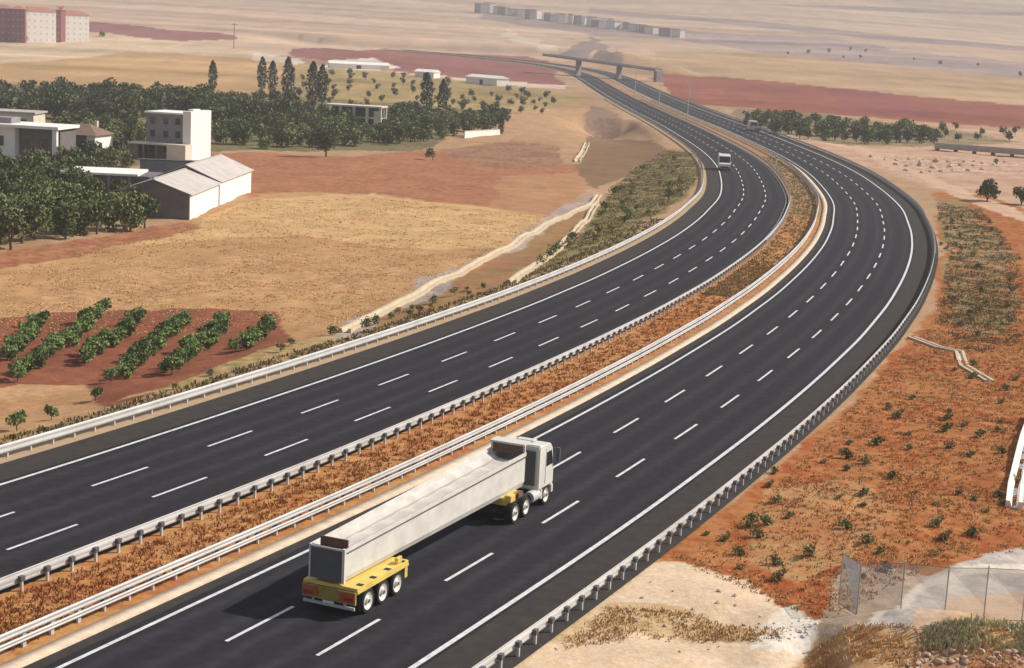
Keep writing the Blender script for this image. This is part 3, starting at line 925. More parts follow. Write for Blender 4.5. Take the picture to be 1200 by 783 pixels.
grove(OL, [(600, 110), (670, 122), (660, 134), (600, 136)], 8, 10, 9, .5, .85,
      'small dry tree beside the clearing left of the motorway', 'trees beside the clearing')
grove(GR, [(0, 50), (30, 50), (120, 46), (120, 43), (60, 47)], 8, 7, 10, .8, 1.2,
      'small tree at the foot of the apartment blocks', 'trees below the apartment blocks')
grove(OL, [(880, 62), (1000, 72), (1200, 92), (1200, 84), (1040, 60), (900, 52)], 11, 12, 12, .7, 1.3,
      'tiny dark tree in the hazy band above the gold slope', 'trees of the far hazy band')
for i, (x, y, sc, lab) in enumerate([
        (249, 108, .85, 'lone dark poplar left of the other poplars, on the golden field edge'),
        (307, 106, .95, 'leftmost poplar of the row in front of the chalk bank'),
        (319, 110, .9, 'slightly shorter poplar, second in the row before the chalk bank'),
        (337, 118, 1.1, 'tallest poplar, third in the row before the chalk bank'),
        (366, 122, 1.05, 'slim poplar, fourth in the row before the chalk bank'),
        (377, 122, .98, 'last poplar on the right of the row before the chalk bank'),
        (499, 134, .98, 'left poplar of the pair behind the small pale house'),
        (518, 136, .85, 'right poplar of the pair behind the small pale house'),
        (587, 158, .42, 'short dark cypress at the end of the low white wall')]):
    plant('poplar%d' % (i % 2), G(x, y), sc, lab)
plant('bigtree', G(382, 184), 1.0, 'dark round tree standing alone at the edge of the red field')
plant('grovedark', G(1157, 236) - Vector((0, 0, .7)), .95, 'dark bushy tree beside the dirt track right of the bend')
plant('grovedark', G(1197, 240) - Vector((0, 0, .5)), .75, 'dark tree cut by the frame edge beside the dirt track')
plant('bush0', G(506, 188), 2.6, 'large grey brown bush on the far side of the red field')
plant('greenbush0', G(1166, 192), 1.4, 'small dark bush on the pink soil bank above the dirt track')

# the rows beside the left guardrail
VINE_ROWS = [((10, 424), (45, 384)), ((22, 446), (118, 370)), ((96, 428), (163, 378)), ((138, 446), (214, 380)), ((196, 440), (268, 380)), ((282, 412), (316, 384))]
WORDS = ['short row at the left', 'second, broadest row from the left', 'third row from the left', 'fourth row from the left', 'fifth row from the left', 'last short row nearest the guardrail']
for (a, b), wd in zip(VINE_ROWS, WORDS):
    pa, pb = G(*a), G(*b)
    L = (pb - pa).length
    nv = int(L / 0.85)
    for i in range(nv + 1):
        q = pa.lerp(pb, i / max(1, nv))
        q.x += RNG.uniform(-.45, .45)
        q.y += RNG.uniform(-.4, .4)
        q.z = ground_z(q.x, q.y)
        plant('vine%d' % (i % 2), q, RNG.uniform(.7, 1.05), 'green bush in the vineyard, %s' % wd, 'vineyard bushes')
for x, y in [(112, 470), (60, 492), (20, 505), (128, 400), (8, 415)]:
    plant('vine0', G(x, y), RNG.uniform(.6, .9), 'stray green bush outside the vineyard rows', 'stray bushes by the vineyard')
# green bank beside the left carriageway, scrub on the red slope
for x, y in px_points([(775, 182), (810, 184), (818, 205), (796, 230), (742, 264), (640, 312), (625, 316), (695, 262), (712, 236), (740, 205)], 38, 9, 31):
    plant(RNG.choice(['bush0', 'bush1', 'greenbush1']), G(x, y), RNG.uniform(.8, 1.6), 'scrubby bush on the green bank inside the bend', 'bushes of the green bank')
for x, y in px_points([(150, 478), (250, 440), (340, 405), (420, 385), (560, 335), (600, 330), (480, 372), (380, 396), (240, 442)], 26, 10, 32):
    plant(RNG.choice(['bush0', 'greenbush0']), G(x, y), RNG.uniform(.5, .9), 'low weed bush along the back of the outer guardrail', 'weeds behind the guardrail')
for x, y in px_points([(1098, 245), (1150, 245), (1190, 300), (1185, 390), (1140, 400), (1108, 370)], 34, 12, 33):
    plant(RNG.choice(['bush0', 'bush1', 'greenbush0']), G(x, y), RNG.uniform(.45, .95), 'olive bush on the greener top of the roadside slope', 'bushes on the upper slope')
for x, y in px_points([(800, 650), (900, 560), (1010, 470), (1090, 400), (1190, 400), (1195, 620), (1080, 660), (960, 710)], 64, 19, 34):
    plant(RNG.choice(['bush1', 'greenbush1', 'bush0']), G(x, y) - Vector((0, 0, .14)), RNG.uniform(.35, .8), 'small green scrub bush on the red slope', 'scrub on the red slope')


def tufts(name, label, spots, leaf, hmin, hmax, blades, width, seed, spread=.22):
    r = np.random.default_rng(seed)
    P = np.array(spots)
    n = len(P)
    c = np.repeat(P, blades, 0)
    k = len(c)
    a = r.uniform(0, 2 * math.pi, k)
    d = r.uniform(0, spread, k)
    hgt = r.uniform(hmin, hmax, k)
    base = c + np.c_[np.cos(a) * d, np.sin(a) * d, np.full(k, -.03)]
    lean = np.c_[np.cos(a), np.sin(a), np.zeros(k)] * (hgt * r.uniform(.1, .75, k))[:, None]
    tip = base + lean + np.c_[np.zeros(k), np.zeros(k), hgt]
    b = a + math.pi / 2 + r.uniform(-.8, .8, k)
    w = np.c_[np.cos(b), np.sin(b), np.zeros(k)] * (width * r.uniform(.6, 1.4, k))[:, None]
    mid = (base * .5 + tip * .5) + np.c_[np.zeros(k), np.zeros(k), hgt * .08]
    V = np.stack([base - w * .5, base + w * .5, mid + w * .6, tip, mid - w * .6], 1).reshape(-1, 3)
    i = np.arange(k) * 5
    F = np.c_[i, i + 1, i + 2, i + 4]
    F2 = np.c_[i + 4, i + 2, i + 3, i + 3]
    me = fast_mesh(name, V, np.vstack([F]), LEAF[leaf])
    tag(me, label, 'grass', kind='stuff')
    return me


def road_spots(s0, s1, a0, a1, n, seed):
    r = np.random.default_rng(seed)
    a = a0 + (a1 - a0) * r.uniform(0, 1, n) ** 1.5
    s = r.uniform(s0, s1, n)
    x, y = np.interp(a, SA, SP[:, 0]), np.interp(a, SA, SP[:, 1])
    tx, ty = np.interp(a, SA, ST[:, 0]), np.interp(a, SA, ST[:, 1])
    X, Y = x - ty * s, y + tx * s
    return np.c_[X, Y, height(X, Y)]


def poly_spots(poly, n, seed):
    wp = [G(px, py) for px, py in poly]
    r = np.random.default_rng(seed)
    xs, ys = [p.x for p in wp], [p.y for p in wp]
    out = np.zeros((0, 2))
    while len(out) < n:
        q = np.c_[r.uniform(min(xs), max(xs), n), r.uniform(min(ys), max(ys), n)]
        m = in_poly(q[:, 0], q[:, 1], wp)
        m &= vnoise(q[:, 0], q[:, 1], 2.2, seed) > r.uniform(.2, .7, n)
        out = np.vstack([out, q[m]])
    out = out[:n]
    return np.c_[out, height(out[:, 0], out[:, 1])]


tufts('dry_grass', 'rusty orange dry weeds filling the central reserve', road_spots(10.0, 13.9, -8, 130, 3400, 1), 'rust', .10, .34, 9, .045, 1)
tufts('dry_grass', 'olive and straw weeds of the reserve further up the bend', road_spots(9.9, 13.9, 100, 330, 2200, 2), 'scrub', .15, .45, 8, .05, 2)
tufts('dry_grass', 'rusty dry tufts covering the red slope',
      poly_spots([(880, 600), (985, 490), (1095, 375), (1112, 300), (1200, 320), (1230, 640), (1100, 660), (960, 725), (790, 655)], 4600, 3), 'rust', .06, .22, 8, .045, 3)
tufts('dry_grass', 'straw coloured tufts scattered over the red slope',
      poly_spots([(880, 600), (985, 490), (1095, 375), (1112, 300), (1200, 320), (1230, 640), (1100, 660), (960, 725), (790, 655)], 3000, 4), 'straw', .06, .24, 8, .04, 4)
tufts('grass', 'dry olive weeds mixed through the red slope',
      poly_spots([(880, 600), (985, 490), (1095, 375), (1112, 300), (1200, 320), (1230, 640), (1100, 660), (960, 725), (790, 655)], 2200, 14), 'scrub', .06, .26, 8, .04, 14)
tufts('dry_grass', 'brown brush on the foreground mound by the fence', poly_spots([(945, 770), (975, 742), (1040, 730), (1100, 745), (1240, 745), (1240, 800), (960, 800)], 420, 5), 'straw', .10, .34, 7, .035, 5)
tufts('grass', 'grey green grass clump on the mound before the fence', poly_spots([(1080, 765), (1090, 738), (1150, 728), (1215, 738), (1215, 768)], 400, 6), 'sage', .18, .5, 9, .04, 6)
tufts('dry_grass', 'thin straw on the pale soil beside the guardrail', poly_spots([(650, 762), (715, 712), (800, 716), (930, 740), (900, 752), (760, 748)], 800, 7), 'straw', .06, .25, 5, .04, 7)
tufts('dry_grass', 'weeds along the foot of the outer guardrail', road_spots(30.0, 32.5, 0, 170, 2200, 8), 'scrub', .15, .5, 5, .08, 8)


tufts('dry_grass', 'pale straw stubble of the big field left of the motorway',
      poly_spots([(0, 320), (140, 286), (222, 262), (300, 234), (440, 232), (570, 246), (640, 254), (580, 300), (470, 345), (400, 380), (330, 380), (0, 400)], 9000, 9), 'stubble', .05, .20, 5, .08, 9, .5)
tufts('grass', 'olive grass covering the bank inside the bend',
      poly_spots([(775, 178), (812, 180), (820, 205), (798, 232), (744, 266), (640, 316), (616, 322), (690, 265), (708, 238), (738, 202)], 5200, 10), 'scrub', .12, .42, 6, .09, 10, .4)
tufts('grass', 'olive brush on the upper roadside slope right of the bend',
      poly_spots([(1098, 238), (1150, 245), (1195, 300), (1195, 400), (1140, 420), (1100, 380), (1112, 300)], 3200, 11), 'scrub', .10, .38, 7, .06, 11, .4)


# ------------------------------------------------------------------ buildings and walls
def face_from(pa, pb):
    """Heading of the line pa -> pb."""
    return math.atan2(pb.y - pa.y, pb.x - pa.x)


def win(parent, name, x, y, z, w, h, axis, m='glass', depth=.06):
    """A framed window: axis 'y' lies on a wall facing -y, 'x' on a wall facing +x."""
    f, g = MB(), MB()
    t = .09
    if axis == 'y':
        f.b2(x - w / 2 - t, x - w / 2, y - depth, y, z - h / 2 - t, z + h / 2 + t).b2(x + w / 2, x + w / 2 + t, y - depth, y, z - h / 2 - t, z + h / 2 + t)
        f.b2(x - w / 2, x + w / 2, y - depth, y, z + h / 2, z + h / 2 + t).b2(x - w / 2, x + w / 2, y - depth * 1.6, y, z - h / 2 - t, z - h / 2)
        g.b2(x - w / 2, x + w / 2, y - depth * .4, y - .003, z - h / 2, z + h / 2)
    else:
        f.b2(x, x + depth, y - w / 2 - t, y - w / 2, z - h / 2 - t, z + h / 2 + t).b2(x, x + depth, y + w / 2, y + w / 2 + t, z - h / 2 - t, z + h / 2 + t)
        f.b2(x, x + depth, y - w / 2, y + w / 2, z + h / 2, z + h / 2 + t).b2(x, x + depth * 1.6, y - w / 2, y + w / 2, z - h / 2 - t, z - h / 2)
        g.b2(x + .003, x + depth * .4, y - w / 2, y + w / 2, z - h / 2, z + h / 2)
    o = f.build(name, M['grey'], parent)
    g.build('pane', M[m], o)
    return o


# gabled sheds (local: x across, y along, ridge along y)
def shed(label, base, rz, w, l, eave, ridge, gable='darkgrey', side='white'):
    t = thing('farm_shed', label, 'shed', base, rz)
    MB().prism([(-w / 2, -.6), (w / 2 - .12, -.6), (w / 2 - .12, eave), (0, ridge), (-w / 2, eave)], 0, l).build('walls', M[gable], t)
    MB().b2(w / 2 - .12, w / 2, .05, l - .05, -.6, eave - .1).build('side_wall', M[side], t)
    k = (ridge - eave) / (w / 2)
    e = .35
    for sx in (-1, 1):
        MB().prism([(0, ridge + .10), (sx * (w / 2 + e), eave - e * k + .10), (sx * (w / 2 + e), eave - e * k + .01), (0, ridge + .01)][::sx], -.3, l + .3).build('roof_slope', M['roofpale'], t)
    rid = MB()
    rid.b2(-.15, .15, -.3, l + .3, ridge + .09, ridge + .17)
    rid.build('ridge_cap', M['concrete'], t)
    MB().b2(-.8, .8, -.06, -.003, 1.6, 2.6).build('gable_vent', M['opening'], t)
    return t


pA = G(222, 258)
shed('pale roofed gabled shed with gable end coloured dark grey for shade, nearest the stubble field', pA + Vector((-4.8, 0.3, 0)), math.radians(-1.5), 9.6, 17.5, 3.3, 5.0)  # gable's shade put into its dark wall colour
pB = pA + Vector((-4.8, 0.3, 0)) + Matrix.Rotation(math.radians(-1.5), 3, 'Z') @ Vector((0, 18.2, 0))
shed('second gabled shed, taller and directly behind the nearest one', (pB.x, pB.y, pA.z), math.radians(-2), 9.6, 22, 3.5, 5.5, 'brown')

# long flat roofed farm building left of the sheds
p = G(128, 238)
t = thing('farm_building', 'low flat roofed grey farm building with pale roof slab, left of the gabled sheds', 'building', p, math.radians(4))
MB().b2(-6.2, 6.2, 0, 8, -.6, 3.9).build('walls', M['darkgrey'], t)
MB().b2(-6.7, 4.0, -.6, 8.4, 3.9, 4.2).build('roof_slab', M['white'], t)
for i in range(5):
    MB().b2(-5.6 + i * 2.8 - .2, -5.6 + i * 2.8 + .2, -.45, -.05, -.5, 3.89).build('column', M['grey'], t)
for i in range(4):
    win(t, 'window', -4.2 + i * 2.8, -.004, 2.2, 1.5, 1.3, 'y')

p = G(196, 226)
t = thing('lean_to', 'low grey lean-to with pale sloping roof between flat building and gabled shed', 'shed', p, math.radians(8))
MB().prism([(0, -.6), (7, -.6), (7, 3.6), (0, 4.7)], -4, 4, 'x').build('walls', M['grey'], t)
MB().prism([(-.4, 4.85), (7.3, 3.66), (7.3, 3.80), (-.4, 4.99)], -4.3, 4.3, 'x').build('roof', M['roofpale'], t)
MB().b2(-1.2, 1.2, -.06, -.003, -.3, 2.6).build('door', M['opening'], t)

# three storey house with white sunlit flank
p = G(224, 188)
t = thing('tower_house', 'three storey house with bare grey front and bright white side, flat roof', 'house', p + Vector((-4.2, 0, 0)), math.radians(-13))
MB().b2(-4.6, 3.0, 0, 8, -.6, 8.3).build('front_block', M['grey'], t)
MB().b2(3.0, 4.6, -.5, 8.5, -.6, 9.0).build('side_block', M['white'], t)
MB().b2(-4.9, 3.0, -.3, 8.3, 8.3, 8.6).build('roof_slab', M['white'], t)
MB().b2(3.4, 4.4, 1.0, 4.0, 9.0, 9.35).build('stair_head', M['white'], t)
for zz in (1.8, 4.6, 7.0):
    for xx in (-3.2, -.6, 1.8):
        win(t, 'window', xx, -.004, zz, 1.0, 1.2, 'y')
MB().b2(1.2, 4.9, -3.4, -.52, -.6, 3.0).build('white_annexe', M['cream'], t)
MB().b2(-6.5, 1.2, -3.2, -.02, 2.7, 3.0).build('porch_slab', M['cream'], t)
for xx in (-6.2, -3.6, -1.0):
    MB().b2(xx - .18, xx + .18, -3.1, -2.75, -.6, 2.7).build('porch_column', M['darkgrey'], t)
MB().b2(-6.4, -4.7, -3.0, 4, -.6, 2.69).build('side_annexe', M['brown'], t)

# white villa far left
p = G(40, 190)
t = thing('villa', 'white flat roofed villa with deep porch at the left picture edge', 'house', p, math.radians(-6))
MB().b2(-9, -3.5, 0, 9, -.6, 5.8).build('main_block', M['white'], t)
MB().b2(-9.4, 4.6, -.7, 9.3, 5.8, 6.3).build('roof_slab', M['white'], t)
MB().b2(-3.4, 4.0, 1.8, 9, -.6, 5.79).build('recessed_wall', M['darkgrey'], t)
MB().b2(3.4, 4.2, -.4, .4, -.6, 5.79).build('porch_column', M['white'], t)
for xx in (-2, 1.2):
    win(t, 'window', xx, 1.79, 3.2, 1.3, 1.6, 'y')
win(t, 'window', -6.2, -.004, 3.4, 1.3, 1.6, 'y')
MB().b2(-8.6, -5, 2, 6, 6.3, 7.3).build('roof_room', M['grey'], t)

p = G(100, 186)
t = thing('tiled_house', 'house with brown tiled roof and white right wall, between villa and tower house', 'house', p + Vector((-2.2, 0, 0)), math.radians(-10))
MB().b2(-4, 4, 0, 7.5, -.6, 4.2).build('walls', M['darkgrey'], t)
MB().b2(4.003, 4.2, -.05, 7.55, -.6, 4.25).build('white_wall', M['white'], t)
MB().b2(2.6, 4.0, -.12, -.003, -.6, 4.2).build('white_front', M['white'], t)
MB().add([(-4.5, -.5, 4.25), (4.7, -.5, 4.25), (4.7, 8, 4.25), (-4.5, 8, 4.25), (-1, 3.7, 6.1), (1.4, 3.7, 6.1)],
         [(0, 1, 5, 4), (1, 2, 5), (2, 3, 4, 5), (3, 0, 4), (3, 2, 1, 0)]).build('roof', M['brown'], t)
MB().b2(1.6, 2.2, 5.2, 5.8, 4.6, 6.6).build('chimney', M['cream'], t)
for xx in (-2.6, 0):
    win(t, 'window', xx, -.004, 2.4, 1.1, 1.3, 'y')

p = G(10, 168)
t = thing('back_house', 'pale house half hidden behind the villa at the left picture edge', 'house', p, 0)
MB().b2(-6, 5, 0, 8, -.6, 6).build('walls', M['cream'], t)
MB().b2(-6.4, 5.4, -.4, 8.4, 6, 6.35).build('roof_slab', M['concrete'], t)
for xx in (-3, 0, 3):
    win(t, 'window', xx, -.004, 4.2, 1.2, 1.3, 'y')

# roofless concrete skeleton and little houses among the trees
p = G(414, 150)
t = thing('unfinished_house', 'unfinished concrete frame house with pale columns among the trees', 'house', p, math.radians(-8))
for xx in (-7, -3.5, 0, 3.5, 7):
    for yy in (0, 6):
        MB().b2(xx - .35, xx + .35, yy - .3, yy + .3, -.6, 5.4).build('column', M['cream'], t)
MB().b2(-7.4, 7.4, -.5, 6.5, 5.4, 5.8).build('roof_slab', M['cream'], t)
MB().b2(-7.2, 7.2, -.35, 6.35, 2.6, 2.85).build('floor_slab', M['cream'], t)
MB().b2(-6.9, 6.9, 4, 5.6, -.6, 5.39).build('back_wall', M['darkgrey'], t)
MB().b2(5.4, 7.3, -.42, -.31, -.5, 4.6).build('infill_wall', M['cream'], t)
p = G(513, 146)
t = thing('small_house', 'small pale house with shallow roof below the pair of poplars', 'house', p, math.radians(-12))
MB().b2(-3, 3, 0, 5, -.6, 3.4).build('walls', M['cream'], t)
MB().prism([(-3.4, 3.41), (3.4, 3.41), (0, 4.7)], -.4, 5.4).build('roof', M['brown'], t)
win(t, 'window', -1.2, -.004, 1.8, .9, 1.1, 'y')
MB().b2(.9, 1.9, -.05, -.003, -.4, 2.2).build('door', M['opening'], t)

# low white wall beside the clearing
pa, pb = G(544, 162), G(586, 158)
L = (pb - pa).length
t = thing('boundary_wall', 'low white wall at the edge of the tan clearing', 'wall', pa, face_from(pa, pb))
MB().b2(0, L, -.15, .15, -.8, 1.7).build('wall_panel', M['white'], t)
MB().b2(-.05, L + .05, -.22, .22, 1.7, 1.82).build('coping', M['concrete'], t)

# low white sheds on the far slope
for i, (a, b, hh, lab) in enumerate([((386, 80), (456, 82), 2.6, 'longest low white shed, on the chalk bank behind the poplars'),
                                     ((486, 90), (508, 92), 2.6, 'small white shed between poplars and maroon field'),
                                     ((546, 97), (582, 101), 3.0, 'white roofed shed right of the pair of poplars, below the maroon field')]):
    pa, pb = G(*a), G(*b)
    L = (pb - pa).length
    t = thing('white_shed', lab, 'shed', pa, face_from(pa, pb))
    MB().b2(0, L, 0, 7, -.8, hh).build('walls', M['white'], t)
    MB().prism([(-.5, hh + .01), (7.5, hh + .01), (3.5, hh + 1.3)], -.4, L + .4, 'x').build('roof', M['white'], t)
    MB().b2(L * .45, L * .45 + 2.5, -.06, -.003, -.4, 2.1).build('door', M['opening'], t)

# raised concrete flume right of the bend
pa, pb = G(1096, 176), G(1290, 192)
L = (pb - pa).length
t = thing('concrete_flume', 'long low grey concrete flume crossing the pale ground past the bend', 'flume', pa, face_from(pa, pb))
MB().prism([(-1.2, .5), (1.2, .5), (1.5, 2.0), (1.2, 2.0), (.9, .8), (-.9, .8), (-1.2, 2.0), (-1.5, 2.0)], 0, L, 'x').build('trough', M['concrete'], t)
for i in range(int(L / 5) + 1):
    MB().b2(i * 5 + .2, i * 5 + .9, -1.0, 1.0, -1.2, .5).build('support', M['darkgrey'], t)


# apartment blocks at the top left
def block(label, pxc, pxw, py_base, py_top, m, roof, floors, bays, turn=0):
    p = G(pxc, py_base)
    sc = p.y / FPX
    w, hgt = pxw * sc * 1.05, (py_base - py_top) * sc
    t = thing('apartment_block', label, 'apartment building', p, turn)
    d = 11
    MB().b2(-w / 2, w / 2, 0, d, -3, hgt).build('walls', M[m], t)
    MB().add([(-w / 2 - .6, -.6, hgt + .01), (w / 2 + .6, -.6, hgt + .01), (w / 2 + .6, d + .6, hgt + .01), (-w / 2 - .6, d + .6, hgt + .01), (-w / 2 + 4, d / 2, hgt + 2.4), (w / 2 - 4, d / 2, hgt + 2.4)],
             [(0, 1, 5, 4), (1, 2, 5), (2, 3, 4, 5), (3, 0, 4), (3, 2, 1, 0)]).build('roof', M[roof], t)
    for k in range(floors):
        for j in range(bays):
            MB().b2(-w / 2 + w * (j + .5) / bays - .55, -w / 2 + w * (j + .5) / bays + .55, -.05, -.003, hgt * (k + .42) / floors - .6, hgt * (k + .42) / floors + .6).build('window', M['cream' if m == 'white' else 'grey'], t)
    return t


block('maroon apartment block cut by the left picture edge', 0, 26, 49, 11, 'maroon', 'redroof', 5, 4, .12)
block('narrow maroon apartment block against the left white one', 21, 15, 50, 12, 'maroon', 'redroof', 5, 3, .12)
block('white apartment block with red roof, taller of the two white ones', 48, 34, 50, 14, 'white', 'redroof', 5, 5, .62)
block('white apartment block with red roof, furthest right of the blocks', 87, 34, 49, 18, 'white', 'redroof', 5, 5, .62)
block('narrow maroon stair block between the two white apartment blocks', 68, 6, 49.5, 13, 'maroon', 'redroof', 5, 1)

# the distant town
r = random.Random(5)
for i in range(26):
    u = i / 25
    px = 566 + u * 232 + r.uniform(-2, 2)
    pyb = 15 + u * 28 + r.uniform(-1, 1.5)
    p = G(px, pyb)
    sc = p.y / FPX
    w, hgt = r.uniform(5.5, 9) * sc, r.uniform(7, 11) * sc
    t = thing('town_block', 'pale distant block in the hazy town beyond the overpass' if i % 3 else 'grey distant block in the hazy town beyond the overpass', 'apartment building', p, r.uniform(-.1, .9), 'blocks of the far town')
    MB().b2(-w / 2, w / 2, 0, 14, -6, hgt).build('walls', M['town' if i % 3 else 'towngrey'], t)
    MB().b2(-w / 2 - .5, w / 2 + .5, -.5, 14.5, hgt, hgt + .8).build('roof_slab', M['concrete' if i % 2 else 'redroof'], t)

# the overpass
YB = 955.0
pa, pb = at_depth(640, 64, YB), at_depth(772, 82, YB - 40)
L = (pb - pa).length
ov = thing('overpass', 'pale concrete overpass crossing the motorway in the hazy distance', 'bridge', pa, face_from(pa, pb))
dz = pb.z - pa.z
MB().prism([(0, -.8), (L, dz - .8), (L, dz - .02), (0, -.02)], -4, 4).build('deck', M['grey'], ov)
for yy in (-4.0, 3.7):
    MB().prism([(0, 0), (L, dz), (L, dz + .6), (0, .6)], yy, yy + .3).build('parapet', M['concrete'], ov)
for u in (.3, .66):
    MB().b2(L * u - .4, L * u + .4, -2.6, 2.6, -14, dz * u - .81).build('pier', M['grey'], ov)
MB().b2(L - 1.2, L + .6, -3.6, 3.6, -14, dz - .82).build('abutment', M['darkgrey'], ov)


# ------------------------------------------------------------------ drains, fence, poles, signs
def channel(label, pts, w, m='channel', d=.35, name='drain_channel'):
    P = [G(*q) for q in pts]
    t = thing(name, label, 'drain', P[0])
    o = P[0]
    mb = MB()
    fine = []
    for a, b in zip(P[:-1], P[1:]):
        k = max(1, int((b - a).length / 3))
        fine += [a.lerp(b, i / k) for i in range(k)]
    fine.append(P[-1])
    prof = [(-w / 2, -.3), (w / 2, -.3), (w / 2, d), (w / 2 - .22, d), (w / 2 - .35, .02), (-w / 2 + .35, .02), (-w / 2 + .22, d), (-w / 2, d)]
    vs = []
    for i, q in enumerate(fine):
        a, b = fine[max(0, i - 1)], fine[min(len(fine) - 1, i + 1)]
        tg = (b - a)
        tg.z = 0
        tg.normalize()
        nn = Vector((-tg.y, tg.x, 0))
        z = ground_z(q.x, q.y)
        for s, zz in prof:
            e = Vector((q.x, q.y, z)) + nn * s
            vs.append((e.x - o.x, e.y - o.y, z + zz - o.z))
    n, k = len(prof), len(fine)
    fs = []
    for i in range(k - 1):
        for j in range(n):
            fs.append((i * n + j, i * n + (j + 1) % n, (i + 1) * n + (j + 1) % n, (i + 1) * n + j))
    fs += [tuple(range(n)), tuple(range((k - 1) * n, k * n))]
    mb.add(vs, fs).build('trough', M[m], t)
    return t


channel('long pale concrete drain channel between stubble field and motorway', [(404, 390), (440, 372), (480, 352), (540, 322), (585, 296), (630, 272), (655, 257), (690, 243), (702, 230)], 1.0)
channel('short pale drain channel at the foot of the green bank', [(600, 332), (625, 315), (650, 297), (672, 275), (690, 256), (700, 240)], 0.9)
channel('bent thin pale drain across the upper red slope', [(1068, 396), (1100, 408), (1124, 413), (1130, 430), (1160, 448)], .8, d=.15)
channel('white concrete chute at the right picture edge on the red slope', [(1188, 596), (1190, 575), (1196, 548), (1203, 518), (1212, 490)], .9, 'white', .4)
channel('short pale drain on the tan bank below the dark hollow', [(676, 190), (684, 178), (688, 168)], 1.4)

# chain link fence in the right foreground
fence_px = [(983, 706), (1003, 728), (1054, 729), (1106, 730), (1152, 731), (1197, 732), (1244, 733)]
FP = [G(*q, True) for q in fence_px]
for q in FP:
    q.z = ground_z(q.x, q.y)
f0 = FP[1]
fc = thing('chain_link_fence', 'grey chain link fence on thin posts along the foreground mound', 'fence', f0)
FH = 2.3
for q in FP:
    MB().tube((q.x - f0.x, q.y - f0.y, q.z - f0.z - .5), (q.x - f0.x, q.y - f0.y, q.z - f0.z + FH + .12), .03, .03, 6).build('post', M['concrete'], fc)


def link_panel(a, b):
    L = (b - a).length
    d = (b - a) / L
    V, F = [], []
    nrm = Vector((-d.y, d.x, 0)).normalized()
    st = .08
    hw = .009
    k = 0
    n = int((L + FH) / st)
    for sgn in (1, -1):
        for i in range(n):
            u0 = i * st - (FH if sgn > 0 else 0)
            u1 = u0 + FH
            z0, z1 = (0, FH) if sgn > 0 else (FH, 0)
            if u0 < 0:
                z0 += sgn * (0 - u0)
                u0 = 0
            if u1 > L:
                z1 -= sgn * (u1 - L)
                u1 = L
            if u1 <= u0:
                continue
            p, q = a + d * u0 + Vector((0, 0, z0)), a + d * u1 + Vector((0, 0, z1))
            for off in (d * hw, nrm * hw):
                V += [p - off - f0, p + off - f0, q + off - f0, q - off - f0]
                F.append((k, k + 1, k + 2, k + 3))
                k += 4
    o = fast_mesh('mesh_panel', np.array([tuple(v) for v in V]), np.array(F), M['steel'], fc)
    for zz in (.05, FH):
        MB().tube(a + Vector((0, 0, zz)) - f0, b + Vector((0, 0, zz)) - f0, .012, .012, 5).build('wire', M['steel_dark'], fc)


for a, b in zip(FP[:-1], FP[1:]):
    link_panel(a, b)


def lamp_post(label, p, hgt, turn=0, group=None):
    t = thing('lamp_post', label, 'lamp post', p, turn, group)
    MB().tube((0, 0, -.3), (0, 0, hgt), .16, .08, 8).build('pole', M['steel'], t)
    m = MB()
    m.tube((0, 0, hgt), (-1.9, 0, hgt + .5), .06, .05, 6)
    m.tube((0, 0, hgt), (1.9, 0, hgt + .5), .06, .05, 6)
    m.build('arm', M['steel'], t)
    for sx in (-1, 1):
        MB().box((sx * 2.2, 0, hgt + .52), (.8, .3, .16)).build('lamp_head', M['steel'], t)
    return t


for a, lab in ((505, 'nearest double armed lamp post on the reserve beyond the bend'), (590, 'middle double armed lamp post on the reserve beyond the bend'), (690, 'farthest double armed lamp post on the reserve beyond the bend')):
    p, tg = spine_at(a, 12)
    lamp_post(lab, p, 12, math.atan2(tg.y, tg.x) - math.pi / 2)

p = G(886, 164)
t = thing('road_sign', 'small dark road sign seen from behind beside the far carriageway edge', 'sign', p, math.radians(-10))
MB().tube((0, 0, -.3), (0, 0, 3.3), .06, .06, 6).build('post', M['steel'], t)
MB().b2(-.75, .75, -.1, -.06, 1.9, 3.2).build('sign_plate', M['darkgrey'], t)
p, tg = spine_at(300, 12.6)
t = thing('delineator_post', 'pale slim marker post on the reserve where the carriageways part', 'post', p)
MB().b2(-.12, .12, -.08, .08, -.3, 2.3).build('shaft', M['white'], t)
MB().b2(-.13, .13, -.085, .085, 1.7, 1.95).build('band', M['steel_dark'], t)

p = G(274, 57)
t = thing('utility_pole', 'thin dark utility pole on the pale bank right of the apartment blocks', 'pole', p)
MB().tube((0, 0, -1), (0, 0, 16), .28, .16, 7).build('shaft', M['wood'], t)
MB().box((0, 0, 15), (3.6, .25, .3)).build('cross_arm', M['wood'], t)


# rocks
def rock_proto(seed, name, m):
    bm = bmesh.new()
    bmesh.ops.create_icosphere(bm, subdivisions=3, radius=1)
    q = random.Random(seed)
    ax = [(Vector((q.gauss(0, 1), q.gauss(0, 1), q.gauss(0, 1))).normalized(), q.uniform(.5, .85)) for _ in range(11)]
    for v in bm.verts:
        for a, d in ax:
            k = v.co.dot(a) - d
            if k > 0:
                v.co -= a * k * .9
        v.co += Vector((q.uniform(-.03, .03), q.uniform(-.03, .03), q.uniform(-.03, .03)))
        v.co.z *= .7
    me = bpy.data.meshes.new(name)
    bm.to_mesh(me)
    bm.free()
    me.materials.append(m)
    return me


RK = [rock_proto(i, 'rock', M['rock']) for i in range(3)]
WR = [rock_proto(i + 7, 'rubble_lump', M['whiterock']) for i in range(2)]


